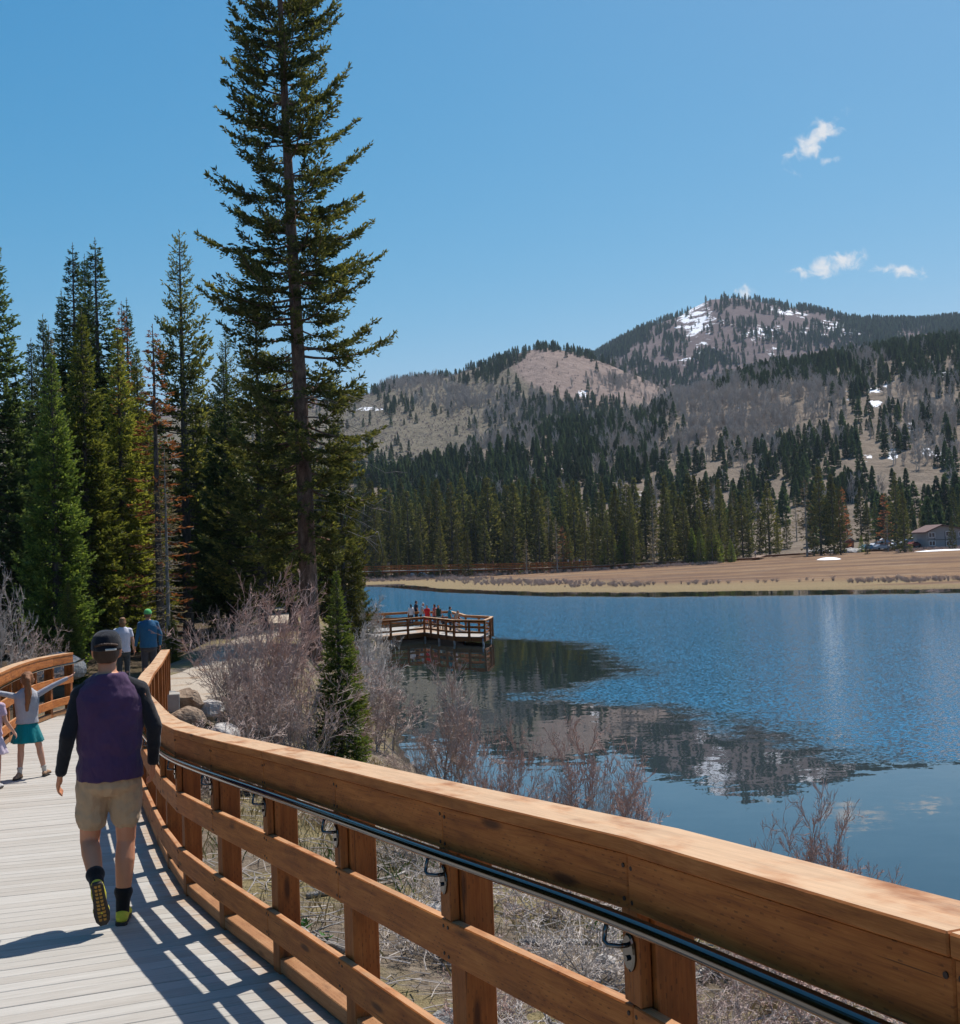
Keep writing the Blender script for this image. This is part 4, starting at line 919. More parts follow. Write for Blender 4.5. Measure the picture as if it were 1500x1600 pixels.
def shrub(seed, H, stems, spread, r0=.014, gens=3, kids=5, rmin=.0026, up=.55, seglen=3, wig=.16):
    rg = np.random.default_rng(seed); mb = MB()
    az = rg.uniform(0, 6.28, stems); inc = rg.uniform(.05, 1, stems) * spread
    P = np.stack([rg.normal(0, .10, stems), rg.normal(0, .10, stems), np.full(stems, -.08)], -1) * np.array([H, H, 1.])
    D = np.stack([np.cos(az) * np.sin(inc), np.sin(az) * np.sin(inc), np.cos(inc)], -1); L = H * rg.uniform(.55, .95, stems); r = r0 * rg.uniform(.6, 1.2, stems)
    for g in range(gens + 1):
        A0, A1, q0, q1 = [], [], [], []; nodes = []; n = seglen
        for s in range(n):
            D = D + rg.normal(0, wig, D.shape); D[:, 2] += .06 * up; D /= np.linalg.norm(D, axis=1, keepdims=True)
            P1 = P + D * (L / n)[:, None]; ra = r * (1 - .75 * s / n); rb = r * (1 - .75 * (s + 1) / n)
            A0.append(P); A1.append(P1); q0.append(np.maximum(ra, rmin)); q1.append(np.maximum(rb, rmin * .8)); nodes.append((P, P1, D.copy(), rb, L)); P = P1
        sticks(mb, np.concatenate(A0), np.concatenate(A1), np.concatenate(q0), np.concatenate(q1), 3, np.clip(.05 + g * .32 + np.tile(rg.normal(0, .12, len(L)), n), 0, 1))
        if g == gens: break
        nP, nD, nL, nr = [], [], [], []
        for s, (pa_, pb_, d, rb, l) in enumerate(nodes):
            m = kids if s else max(1, kids // 3)
            for c in range(m):
                keep_ = rg.random(len(pa_)) < .62; u = rg.random((len(pa_), 1)); p = (pa_ + (pb_ - pa_) * u)[keep_]
                dd = d[keep_] + rg.normal(0, .55, (keep_.sum(), 3)); dd[:, 2] += .35 * up; dd /= np.linalg.norm(dd, axis=1, keepdims=True)
                nP.append(p); nD.append(dd); nL.append(l[keep_] * rg.uniform(.22, .5, keep_.sum())); nr.append(np.maximum(rb[keep_] * .75, rmin))
        P, D, L, r = np.concatenate(nP), np.concatenate(nD), np.concatenate(nL), np.concatenate(nr)
        if len(P) > 9000: sel = rg.choice(len(P), 9000, replace=False); P, D, L, r = P[sel], D[sel], L[sel], r[sel]
    return mb
for q in range(3):
    mb = shrub(70 + q, 9, 3, .16, .16, 2, 5, .055, 1.1, 4, .07); me = mb.mesh('aspen'); me.materials.append(M_ASPEN); lib2.objects.link(bpy.data.objects.new('aspen', me))
    mb = shrub(80 + q, 1.3, 9, .8, .03, 2, 4, .022, .6); me = mb.mesh('brush'); me.materials.append(M_TWIGR); lib3.objects.link(bpy.data.objects.new('brush', me))
def scatter(name, P, sc, coll, label):
    me = bpy.data.meshes.new(name); me.vertices.add(len(P)); me.vertices.foreach_set('co', np.asarray(P, float).ravel())
    me.attributes.new('sc', 'FLOAT', 'POINT').data.foreach_set('value', np.asarray(sc, float)); me.update()
    o = link(name, me); ng = bpy.data.node_groups.new(name, 'GeometryNodeTree')
    ng.interface.new_socket('Geometry', in_out='INPUT', socket_type='NodeSocketGeometry'); ng.interface.new_socket('Geometry', in_out='OUTPUT', socket_type='NodeSocketGeometry')
    N = ng.nodes.new; gi, go, ip, ci, na, rv = N('NodeGroupInput'), N('NodeGroupOutput'), N('GeometryNodeInstanceOnPoints'), N('GeometryNodeCollectionInfo'), N('GeometryNodeInputNamedAttribute'), N('FunctionNodeRandomValue')
    ci.inputs['Collection'].default_value = coll; ci.inputs['Separate Children'].default_value = True; ci.inputs['Reset Children'].default_value = True
    ip.inputs['Pick Instance'].default_value = True; na.data_type = 'FLOAT'; na.inputs['Name'].default_value = 'sc'; rv.data_type = 'FLOAT_VECTOR'
    rv.inputs[0].default_value = (-.03, -.03, 0); rv.inputs[1].default_value = (.03, .03, 6.28)
    K = ng.links.new; K(gi.outputs[0], ip.inputs['Points']); K(ci.outputs[0], ip.inputs['Instance']); K(rv.outputs[0], ip.inputs['Rotation'])
    K(na.outputs[0], ip.inputs['Scale']); K(ip.outputs[0], go.inputs[0])
    md = o.modifiers.new('scatter', 'NODES'); md.node_group = ng; tag(o, label, None, None, 'stuff'); return o
def candidates(n, y0, y1, seed):
    rg = np.random.default_rng(seed); Y = np.sqrt(rg.uniform(y0 * y0, y1 * y1, n)); t = rg.uniform(-.24, .50, n); Z = hill(t, Y)
    P = np.stack([t * Y, Y, Z], -1); px, py = project(P); return P, t, Y, px, py, rg
def noise_px(P, sc): return fbm(P[:, 0] / sc + 31, P[:, 1] / sc + 7, 3)
P, t, Y, px, py, rg = candidates(80000, 318, 2420, 1)
ly = layer(t, Y); asp = blobs(px, py, ASPEN); bald = blobs(px, py, BALD); snow = blobs(px, py, SNOW); nz = noise_px(P, 60); nz2 = noise_px(P, 22)
D = np.where(ly == 3, .95 - .95 * np.clip(asp * 1.35, 0, 1), 0.0)
D = np.where((ly == 3) & (px < 820) & (py > 640) & (py < 745), np.where(py > 600 + (820 - px) * .0 + 118 + (nz2 - .47) * 60, .8, .16), D)
low = blobs(px, py, [(1250, 690, 120, 30, .5), (1470, 700, 60, 50, .45), (1200, 665, 90, 45, .7)]); D = np.where(ly == 3, D * (1 - low * .7), D)
R1C = [(690, 590, 80, 9, 1, -8), (770, 572, 45, 22, 1, -20), (800, 600, 50, 22, 1, 30), (850, 625, 60, 14, .9, 15), (930, 632, 80, 14, .9), (850, 545, 45, 7, .9), (925, 556, 60, 9, 1.2, 15), (888, 575, 10, 8, .5), (810, 560, 16, 10, .8), (975, 562, 40, 12, .8, 25), (1010, 590, 40, 14, .8, 30), (630, 650, 25, 18, .5), (690, 645, 14, 10, .5), (745, 690, 25, 28, .9), (590, 720, 40, 25, .8), (700, 760, 130, 22, .9), (630, 632, 20, 14, .5), (590, 610, 20, 10, .4), (780, 670, 20, 15, .8), (850, 660, 60, 30, .8), (950, 660, 90, 25, .9)]
D = np.where(ly == 1, np.maximum(blobs(px, py, R1C) * 1.15 - bald * .85, .018), D)
R2C = [(985, 535, 62, 40, 1.2), (900, 575, 60, 30, 1), (1060, 580, 70, 22, .9), (1390, 508, 75, 14, 1.1), (1470, 505, 50, 20, 1.2), (1180, 476, 60, 5, .35), (1250, 487, 60, 8, .75), (1165, 505, 16, 12, .8), (1210, 530, 60, 16, .45), (1300, 510, 50, 16, .45), (1130, 478, 16, 8, .7), (1270, 535, 80, 14, .6), (1120, 560, 50, 15, .6), (1350, 530, 60, 20, .9), (1040, 495, 30, 14, .8)]
D = np.where(ly == 2, np.maximum(blobs(px, py, R2C), .06), D)
D = D * np.clip(.85 + (nz - .47) * 4.2, .06, 1.3) * (1 - .55 * np.clip(snow * 1.2, 0, 1))
dens_n = np.where(ly == 3, np.where(Y < 420, .65, .85 + .35 * (px > 1180)), np.where(ly == 1, .85, .85))
sel = rg.random(len(P)) < D * dens_n
sc = rg.uniform(.55, 1.25, len(P)) * np.where(ly == 2, .95, np.where(ly == 1, .68, .72)) * np.where(Y < 420, 1.3, 1.0)
scatter('hillside_forest', P[sel] - np.array([0, 0, .4]), sc[sel], lib, 'dark conifer forest covering the hillsides')
P, t, Y, px, py, rg = candidates(60000, 330, 1500, 2)
ly = layer(t, Y); asp = blobs(px, py, ASPEN); sel = rg.random(len(P)) < np.where(ly == 3, np.clip(asp, 0.04, 1) * .85, np.clip(asp * .9, .0, 1)) * np.clip(.6 + (noise_px(P, 40) - .47) * 2.5, .1, 1) * (ly != 2)
scatter('aspen_grove', P[sel] - np.array([0, 0, .3]), rg.uniform(.6, 1.15, sel.sum()), lib2, 'pale leafless aspen thickets on the hillsides')
P, t, Y, px, py, rg = candidates(26000, 600, 1420, 4); ly = layer(t, Y); bald = blobs(px, py, BALD)
sel = (ly == 1) & (rg.random(len(P)) < np.where(bald > .3, .18, .8)); BP = P[sel] - np.array([0, 0, .1]); BS = rg.uniform(.5, 1.6, sel.sum())
rg = np.random.default_rng(8); n = 40000; xx = rg.uniform(-60, 170, n); yy = rg.uniform(138, 300, n); sd = shore_dist(xx, yy); mpx, mpy = project(np.stack([xx, yy, land(xx, yy)], -1))
band = np.exp(-((sd - 14) / 4.5) ** 2) * np.clip((fbm(xx / 14, yy / 14, 3) - .38) * 10, 0, 1) + np.where((mpx < 1130) & (yy > 258) & (yy < 272), .9, 0) + np.where((mpx > 1400) & (yy > 270), .35, 0)
sel = (sd > 2) & (rg.random(n) < band * .8)
BP = np.vstack([BP, np.stack([xx, yy, land(xx, yy) - .05], -1)[sel]]); BS = np.concatenate([BS, rg.uniform(.28, .6, sel.sum())])
scatter('willow_scrub', BP, BS, lib3, 'low leafless reddish scrub on the meadow and the open hillside')

# ================================================================== SHRUBS, ROCKS, LITTER ON THE BANK
SH = {}
for key, kw in (('big', dict(seed=91, H=3.0, stems=34, spread=.62, r0=.020, gens=3, kids=4, rmin=.0042, up=.75)), ('mid', dict(seed=92, H=2.4, stems=20, spread=.7, r0=.018, gens=3, kids=4, rmin=.0042, up=.7)),
                ('open', dict(seed=93, H=2.4, stems=10, spread=.72, r0=.024, gens=3, kids=6, rmin=.0042, up=.7)), ('low', dict(seed=94, H=1.1, stems=24, spread=1.05, r0=.010, gens=3, kids=4, rmin=.0026, up=.35, wig=.25)),
                ('low2', dict(seed=95, H=1.1, stems=16, spread=1.2, r0=.011, gens=3, kids=4, rmin=.0026, up=.2, wig=.3))):
    SH[key] = (shrub(**kw).mesh('shrub_' + key), kw['H'])
def put_shrub(key, x, y, h, mat, label, group=None, wide=1.0):
    me, H0 = SH[key]; kk = me.name + mat.name; m2 = bpy.data.meshes.get(kk)
    if m2 is None: m2 = me.copy(); m2.name = kk; m2.materials.append(mat)
    o = link('bare_shrub', m2, None, (x, y, landz(x, y))); s = (.95 if key == 'open' else .84) * h / H0; o.scale = (s * wide, s * wide, s); o.rotation_euler[2] = random.uniform(0, 6.28); tag(o, label, 'shrub', group); return o
def shrub_px(key, x, yt, Y, mat, label, wide=1.0, group=None):
    P = at_depth(x, yt, Y); return put_shrub(key, P[0], Y, max(P[2] - landz(P[0], Y), .4), mat, label, group, wide)
for a in (('big', 425, 900, 24.2, M_TWIGR, 'largest bare reddish shrub, in front of the tallest trunk', .95), ('big', 372, 945, 23.2, M_TWIG, 'bare shrub at the left flank of the largest shrub, leaning over the sandy trail', .85), ('mid', 474, 955, 25.5, M_TWIGR, 'bare shrub between the largest shrub and the small bushy fir', .9),
          ('mid', 455, 1010, 22.6, M_TWIG, 'lower bare shrub in front of the largest shrub', 1.1), ('mid', 395, 1040, 21.8, M_TWIG, 'short bare shrub beside the boulders', 1.0), ('mid', 490, 1070, 23.2, M_TWIG, 'short bare shrub at the foot of the small bushy fir', 1.1), ('low', 350, 1090, 19.5, M_TWIG, 'low scrubby shrub in front of the boulders', 1.4),
          ('open', 585, 945, 50, M_TWIGG, 'pale grey bare shrub beside the viewing platform', .8), ('mid', 588, 990, 40, M_TWIGG, 'spreading grey shrub overhanging the water near the viewing platform', .75), ('open', 560, 990, 33, M_TWIGG, 'grey bare shrub right of the small bushy fir', .8), ('open', 590, 1045, 31, M_TWIG, 'thin bare shrub leaning over the water right of the small fir', 1.2), ('mid', 565, 1100, 26.5, M_TWIGR, 'reddish bare shrub on the bank below the small fir', .7),
          ('open', 692, 1055, 26.0, M_TWIG, 'open branching bare shrub standing before the lake in the middle of the bank', .85), ('mid', 745, 1110, 25.2, M_TWIGR, 'reddish bare shrub right of the open branching shrub', .6), ('mid', 650, 1135, 25.5, M_TWIG, 'low bare shrub left of the open branching shrub', .7), ('open', 795, 1140, 23.6, M_TWIGR, 'thin reddish shrub at the right of the middle shrub clump', .6), ('low', 615, 1170, 26.5, M_TWIG, 'low tangled shrub at the near shoreline', 2.0),
          ('open', 893, 1142, 20.6, M_TWIGR, 'slender reddish shrub above the railing, right of the middle clump', .8), ('mid', 930, 1180, 20, M_TWIG, 'short bare shrub just right of the slender reddish one', .5), ('mid', 845, 1192, 20.6, M_TWIG, 'short bare shrub just left of the slender reddish one', .5), ('open', 992, 1200, 18.2, M_TWIGR, 'thin shrub whose twig tips end the row above the railing', .8),
          ('open', 1288, 1248, 13.4, M_TWIGR, 'solitary bare shrub showing above the railing at the right', .75), ('open', -12, 900, 26, M_TWIGG, 'pale bare shrub cut by the left picture edge', .45), ('mid', 30, 960, 28, M_TWIG, 'bare shrub in the shade behind the far railing', .9)):
    shrub_px(*a)
rg = np.random.default_rng(77)
spots = [(1.6, 6.2), (2.3, 7.4), (3.3, 7.0), (2.6, 8.8), (1.3, 8.3), (3.9, 8.6), (4.6, 9.6), (3.2, 10.2), (1.9, 10.4), (.6, 10.0), (2.9, 12.0), (1.6, 12.9), (.9, 12.4), (-.5, 12.2), (4.4, 6.0), (2.6, 5.2), (3.4, 4.4), (-1.2, 14.5), (.4, 15.5), (-2.6, 17.2), (-1.6, 19), (.5, 7.6), (1.1, 6.9), (.1, 8.8), (2.0, 9.3), (-.4, 10.6), (1.7, 7.9)]
for j, (x, y) in enumerate(spots):
    put_shrub('low' if j % 2 else 'low2', x + rg.uniform(-.3, .3), y + rg.uniform(-.3, .3), rg.uniform(.6, 1.0), (M_TWIG, M_TWIGG, M_TWIG, M_TWIGR)[j % 4], 'low tangled leafless shrub on the bank below the railing', 'low shrubs on the bank below the railing', rg.uniform(1.0, 1.5))
# dead twigs and sticks lying about
n = 5200; xx = rg.uniform(-4, 8, n); yy = rg.uniform(3.5, 26, n); px_ok = (xx > np.interp(yy, PR[:, 1], PR[:, 0]) + .15) & (shore_dist(xx, yy) > .3); xx, yy = xx[px_ok], yy[px_ok]; n = len(xx)
a = rg.uniform(0, 6.28, n); l = rg.uniform(.15, .9, n) * rg.choice([.5, 1, 1.6], n, p=[.5, .4, .1]); dx, dy = np.cos(a) * l, np.sin(a) * l
P0 = np.stack([xx, yy, land(xx, yy) + rg.uniform(.01, .08, n)], -1); P1 = np.stack([xx + dx, yy + dy, land(xx + dx, yy + dy) + rg.uniform(.02, .2, n)], -1); mid = (P0 + P1) / 2 + rg.normal(0, .06, (n, 3)) * l[:, None]
mb = MB(); rr = rg.uniform(.003, .011, n); tn = rg.uniform(0, .55, n); sticks(mb, P0, mid, rr, rr * .8, 4, tn); sticks(mb, mid, P1, rr * .8, rr * .4, 4, tn)
tag(mb.build('dead_twigs', M_TWIGG), 'grey dead twigs littering the bank', None, None, 'stuff')
for j, (x, y, a, l, r) in enumerate(((-.6, 8.2, .3, 2.2, .035), (.3, 7.3, 2.6, 1.7, .03), (1.0, 9.2, .9, 2.4, .04), (-1.3, 10.2, 2.2, 1.8, .03), (.2, 11.3, .1, 2.6, .035), (2.0, 6.6, 2.0, 1.6, .028), (-1.9, 12.4, 1.0, 1.6, .03))):
    mb = MB(); t = np.linspace(0, 1, 7); X = x + math.cos(a) * l * t + rg.normal(0, .04, 7); Y_ = y + math.sin(a) * l * t + rg.normal(0, .04, 7)
    tube(mb, np.stack([X, Y_, land(X, Y_) + .03 + rg.uniform(0, .12) * t], -1), r * (1 - .6 * t), 7, c=.5)
    for q in range(4):
        i = rg.integers(2, 6); p = np.array([X[i], Y_[i], landz(X[i], Y_[i]) + .06]); d = rg.normal(0, 1, 3); d[2] = abs(d[2]) * .5; d /= np.linalg.norm(d); tube(mb, [p, p + d * .2, p + d * .42 + np.array([0, 0, -.03])], [r * .45, r * .3, r * .12], 5, c=.5)
    tag(mb.build('fallen_branch', M_DEADW, smooth=True), 'bleached fallen branch lying on the bank behind the railing', 'branch', 'fallen branches on the bank')
# grass
def grass_mat():
    k = NT('bank_grass'); t = k.n('ShaderNodeAttribute', attribute_name='tint').outputs['Fac']
    return k.done(k.ramp(t, [(0, (.05, .11, .02)), (.35, (.12, .19, .04)), (.5, (.30, .24, .10)), (1, (.46, .37, .21))]), .8, spec=.15)
n = 44000; xx = rg.uniform(-4.5, 7.5, n); yy = rg.uniform(4, 27, n); nz = fbm(xx * .7, yy * .7, 3)
ok = (xx > np.interp(yy, PR[:, 1], PR[:, 0]) + .12) & (shore_dist(xx, yy) > .15) & (rg.random(n) < np.clip((nz - .33) * 4, .05, 1)); xx, yy, nz = xx[ok], yy[ok], nz[ok]; n = len(xx)
a = rg.uniform(0, 6.28, n); h = rg.uniform(.06, .24, n); w = rg.uniform(.003, .007, n); b = np.stack([xx, yy, land(xx, yy) - .01], -1); s = np.stack([np.cos(a), np.sin(a), 0 * a], -1); le = np.stack([-np.sin(a), np.cos(a), 0 * a], -1) * rg.uniform(-.7, .7, (n, 1))
green = (fbm(xx * .5 + 40, yy * .5, 2) > .40) & (rg.random(n) < .6); tn = np.where(green, rg.uniform(0, .4, n), rg.uniform(.45, 1, n))
V = np.stack([b - s * w[:, None], b + s * w[:, None], b + s * w[:, None] * .6 + np.stack([le[:, 0] * h * .4, le[:, 1] * h * .4, h * .6], -1), b + np.stack([le[:, 0] * h, le[:, 1] * h, h], -1)], 1)
mb = MB(); mb.add(V.reshape(-1, 3), np.arange(n * 4).reshape(n, 4), np.repeat(tn, 4)); tag(mb.build('grass', grass_mat()), 'straw coloured and green grass on the bank', None, None, 'stuff')
# broad-leaved green weed clumps
M_LEAF = plain('weed_leaf', (.06, .17, .025), .55, 0, .3, 30)
for j, (px, py, Y) in enumerate(((503, 1315, 10.5), (322, 1240, 12.5), (338, 1250, 12.2), (318, 1222, 13.2), (470, 1300, 11))):
    P = at_depth(px, py, Y); mb = MB()
    for q in range(14):
        a = rg.uniform(0, 6.28); el = rg.uniform(.5, 1.3); l = rg.uniform(.08, .18); d = np.array([math.cos(a) * math.cos(el), math.sin(a) * math.cos(el), math.sin(el)]); sd = np.array([-math.sin(a), math.cos(a), 0]) * l * .2; up = np.array([0, 0, l * .06])
        mb.add([(0, 0, 0), d * l * .45 + sd + up, d * l - np.array([0, 0, l * .15]), d * l * .45 - sd + up, d * l * .5 - up], [(0, 4, 1), (4, 2, 1), (0, 3, 4), (3, 2, 4)])
    tag(mb.build('leafy_weed', M_LEAF, loc=(P[0], Y, landz(P[0], Y) + .01)), 'clump of fresh green broad leaves on the bank behind the railing', 'plant', 'green leafy weeds behind the railing')
# rocks
def rock_mat(name, c0, c1, c2):
    k = NT(name); co = k.coord(); a = k.noise(co, 1.8, 6, .65); b = k.noise(co, 14, 5, .7); k.bump(k.math('ADD', k.math('MULTIPLY', a, 1.5), k.math('MULTIPLY', b, .5)), .8, .06)
    return k.done(k.ramp(k.math('ADD', k.math('MULTIPLY', a, .6), k.math('MULTIPLY', b, .4)), [(.33, c0), (.5, c1), (.68, c2)]), .9, spec=.2)
M_ROCKB = rock_mat('brown_granite', (.12, .085, .06), (.26, .19, .135), (.38, .30, .23)); M_ROCKG = rock_mat('grey_granite', (.12, .12, .12), (.27, .27, .265), (.44, .43, .42)); M_ROCKW = rock_mat('pale_granite', (.28, .26, .235), (.45, .42, .39), (.58, .55, .52))
def rock(name, c, s, mat, seed, label, group=None, cat='boulder'):
    rg_ = np.random.default_rng(seed); nu, nv = 22, 14; V = []; cuts = [(d / np.linalg.norm(d), rg_.uniform(.62, .92)) for d in rg_.normal(0, 1, (11, 3))]
    for i in range(nv + 1):
        for j in range(nu):
            th = math.pi * i / nv; ph = 2 * math.pi * j / nu; d = np.array([math.sin(th) * math.cos(ph), math.sin(th) * math.sin(ph), math.cos(th)]); r = 1.0
            for nrm, dist in cuts:
                q = d @ nrm
                if q > 1e-3: r = min(r, dist / q)
            r *= .93 + .14 * vnoise(np.array([d[0] * 2.2 + seed]), np.array([d[1] * 2.2 + d[2] * 1.7]))[0]; V.append(d * r)
    F = [[i * nu + j, (i + 1) * nu + j, (i + 1) * nu + (j + 1) % nu, i * nu + (j + 1) % nu] for i in range(nv) for j in range(nu)]
    mb = MB(); mb.add(np.array(V) * np.asarray(s), F); o = mb.build(name, mat, loc=c); o.rotation_euler = (rg_.uniform(-.2, .2), rg_.uniform(-.2, .2), rg_.uniform(0, 6.28)); tag(o, label, cat, group); return o
for px, py, Y, s, m, sd, lab in ((293, 1079, 21.6, (.34, .32, .26), M_ROCKB, 1, 'brown boulder on top of the pile beside the concrete block'), (292, 1096, 20.8, (.34, .3, .25), M_ROCKB, 2, 'orange brown boulder under the top one, right of the concrete block'), (268, 1078, 22.2, (.3, .3, .2), M_ROCKG, 3, 'dark grey boulder behind the concrete block'),
                                 (300, 1122, 19.6, (.58, .42, .30), M_ROCKG, 4, 'long blue grey boulder lying below the brown boulders'), (328, 1088, 22.0, (.34, .3, .2), M_ROCKW, 5, 'whitish boulder right of the brown pile'), (352, 1102, 21.2, (.46, .3, .2), M_ROCKW, 6, 'flat pale slab of rock slanting toward the largest shrub'), (330, 1128, 19.8, (.3, .28, .2), M_ROCKG, 7, 'grey boulder half hidden by dry brush'), (372, 1118, 20.8, (.3, .26, .18), M_ROCKG, 8, 'small grey boulder at the foot of the largest shrub'), (398, 1142, 19.5, (.3, .25, .16), M_ROCKB, 14, 'low tan rock in the litter right of the boulder pile'),
                                 (355, 985, 48, (.5, .5, .35), M_ROCKB, 9, 'brown rock beside the trail under the forest edge'), (90, 1020, 30, (.7, .6, .45), M_ROCKG, 10, 'dark boulder in the shade behind the far railing')):
    P = at_depth(px, py, Y); rock('boulder', (P[0], Y, min(P[2], landz(P[0], Y) + s[2] * 1.6)), s, m, sd, lab)
for j in range(34):
    x, y = rg.uniform(-1.5, 5), rg.uniform(5.5, 15)
    if x < np.interp(y, PR[:, 1], PR[:, 0]) + .3: continue
    s = rg.uniform(.06, .19); rock('stone', (x, y, landz(x, y) + s * .15), (s * 1.3, s, s * .7), (M_ROCKG, M_ROCKW, M_ROCKB)[j % 3], 100 + j, 'small stone lying in the litter on the bank', 'stones on the bank', 'stone')
# concrete abutment block at the end of the railing
P = at_depth(266, 1096, 21.3); blk = empty('concrete_block', (P[0], 21.3, landz(P[0], 21.3))); tag(blk, 'grey concrete abutment block beside the end post of the railing', 'block')
mb = MB(); box(mb, (0, 0, P[2] - landz(P[0], 21.3) - .02), (.34, .36, .34), .25, .012); mb.build('upper_block', M_CONC, blk)
mb = MB(); box(mb, (.02, .03, (P[2] - landz(P[0], 21.3) - .2) / 2 - .1), (.36, .38, max(P[2] - landz(P[0], 21.3), .3)), .25, .012); mb.build('lower_block', M_CONC, blk)

# ================================================================== FAR SHORE: house, kiosk, cars, rocks, snow
HZ = 302.0; hl_ = at_depth(1449, 856, HZ); hr_ = at_depth(1520, 853, HZ); hg = ground_far(hl_[0], HZ); base = min(hl_[2], hg + .3)
house = empty('house', (hl_[0], HZ, base)); tag(house, 'two storey grey house with low pitched reddish roof at the far shore', 'house')
W = hr_[0] - hl_[0]; pk = 3.9; eh = 4.1; ph = 5.7; DD = 10
M_SIDE = plain('grey_siding', (.27, .27, .265), .85, 0, .12, 1.2); M_TRIM = plain('dark_trim', (.10, .095, .09), .8); M_ROOF = plain('red_brown_roof', (.12, .062, .052), .8, 0, .25, 2); M_WHITE = plain('white_paint', (.75, .74, .72), .6); M_GLASS = plain('dark_glass', (.03, .035, .04), .08, 0, .2)
mb = MB(); mb.add([(0, 0, -1), (W, 0, -1), (W, 0, eh), (pk, 0, ph), (0, 0, eh), (0, DD, -1), (W, DD, -1), (W, DD, eh), (pk, DD, ph), (0, DD, eh)], [(0, 1, 2, 3, 4), (9, 8, 7, 6, 5)]); mb.add([(0, 0, -1), (0, 0, eh), (0, DD, eh), (0, DD, -1), (W, 0, -1), (W, DD, -1), (W, DD, eh), (W, 0, eh)], [(0, 1, 2, 3), (4, 5, 6, 7)]); mb.build('wall', M_SIDE, house)
for xa, za, xb, zb in ((-.7, eh - .3, pk, ph), (pk, ph, W + .7, eh - .3)):
    mb = MB(); P = [(xa, -.8, za + .05), (xb, -.8, zb + .05), (xb, DD + .6, zb + .05), (xa, DD + .6, za + .05)]; hexa(mb, P + [(x, y, z + .28) for x, y, z in P]); mb.build('roof', M_ROOF, house)
for x in (2.0, 4.8, 7.6, 10.4):
    if x < W: mb = MB(); box(mb, (x, -.04, 1.9), (.18, .07, 4.3)); mb.build('batten', M_TRIM, house)
mb = MB(); box(mb, (W / 2, -.04, 2.05), (W, .06, .16)); mb.build('band_board', M_TRIM, house)
for x, z in ((1.9 - .6, 3.3), (5.75, 3.5), (1.9 - .6, 1.15), (5.75, 1.0), (9.2, 3.3)):
    if x + .8 > W: continue
    mb = MB(); 
    for q in ((x, z + .6, 1.7, .12), (x, z - .6, 1.7, .12), (x - .8, z, .12, 1.2), (x + .8, z, .12, 1.2), (x, z, .1, 1.1)): box(mb, (q[0], -.1, q[1]), (q[2], .1, q[3]))
    w_ = mb.build('window', M_WHITE, house); mb = MB(); box(mb, (x, -.045, z), (1.5, .05, 1.1)); mb.build('pane', M_GLASS, w_)
def car_kind():
    mb = MB(); prof = [(-2.1, .35), (2.1, .35), (2.15, .75), (1.3, .95), (.75, 1.45), (-.9, 1.5), (-1.6, 1.0), (-2.1, .95)]; n = len(prof); w = .85
    V = [(x, -w * (.86 if z > 1.2 else 1), z) for x, z in prof] + [(x, w * (.86 if z > 1.2 else 1), z) for x, z in prof]
    mb.add(V, [[k, (k + 1) % n, n + (k + 1) % n, n + k] for k in range(n)]); mb.f.setdefault(n, []).append(np.array([list(range(n))[::-1], [n + k for k in range(n)]])); body = mb.mesh('car_body')
    mb = MB()
    for sy in (-1, 1): mb.add([(x, sy * .80, z) for x, z in ((-1.35, 1.02), (1.1, 1.0), (.68, 1.38), (-.85, 1.42))], [(0, 1, 2, 3)])
    mb.add([(1.22, -.68, 1.0), (1.22, .68, 1.0), (.80, .62, 1.42), (.80, -.62, 1.42)], [(0, 1, 2, 3)]); glass = mb.mesh('car_glass'); glass.materials.append(M_GLASS)
    mb = MB(); tube(mb, [(0, -.1, 0), (0, .1, 0)], .33, 14); wheel = mb.mesh('car_wheel'); wheel.materials.append(plain('tyre_rubber', (.02, .02, .02), .9))
    return body, glass, wheel
CB, CG, CW = car_kind()
for px, py, Y, c, lab, rz in ((1356, 856, 300, (.12, .28, .42), 'light blue car, leftmost in the far parking lot', .3), (1368, 853, 306, (.7, .7, .7), 'white car behind the light blue one in the parking lot', .5), (1378, 857, 299, (.42, .44, .46), 'silver car in the front row of the parking lot', .2), (1390, 850, 316, (.08, .2, .38), 'blue car at the back of the parking lot', .9), (1400, 855, 303, (.72, .72, .72), 'white car beside the lone large spruce', .1),
                              (1411, 852, 310, (.65, .66, .68), 'pale car right of the lone large spruce', .4), (1421, 849, 318, (.07, .19, .33), 'dark blue car near the grey house', .2), (1428, 854, 306, (.25, .045, .04), 'dark red car near the grey house', .6), (1409, 857, 298, (.06, .06, .065), 'black car in the front row of the parking lot', .1), (1432, 849, 322, (.7, .7, .69), 'white car farthest back beside the grey house', .3), (1384, 849, 322, (.74, .74, .74), 'white car half hidden behind the trunks', .0)):
    P = at_depth(px, py, Y); r = empty('parked_car', (P[0], Y, ground_far(P[0], Y) + .12), rz); tag(r, lab, 'car', 'cars in the far parking lot')
    m = NT('car_paint').done(c, .3, 0); bm2 = CB.copy(); bm2.materials.append(m); link('body', bm2, r); link('window', CG, r)
    for sx in (-1.3, 1.3):
        for sy in (-.78, .78): link('wheel', CW, r, (sx, sy, .33))
P = at_depth(1327, 848, 312); g = ground_far(P[0], 312); ki = empty('kiosk', (P[0], 312, g)); tag(ki, 'small red brown kiosk with dark gable roof between the far trees', 'kiosk')
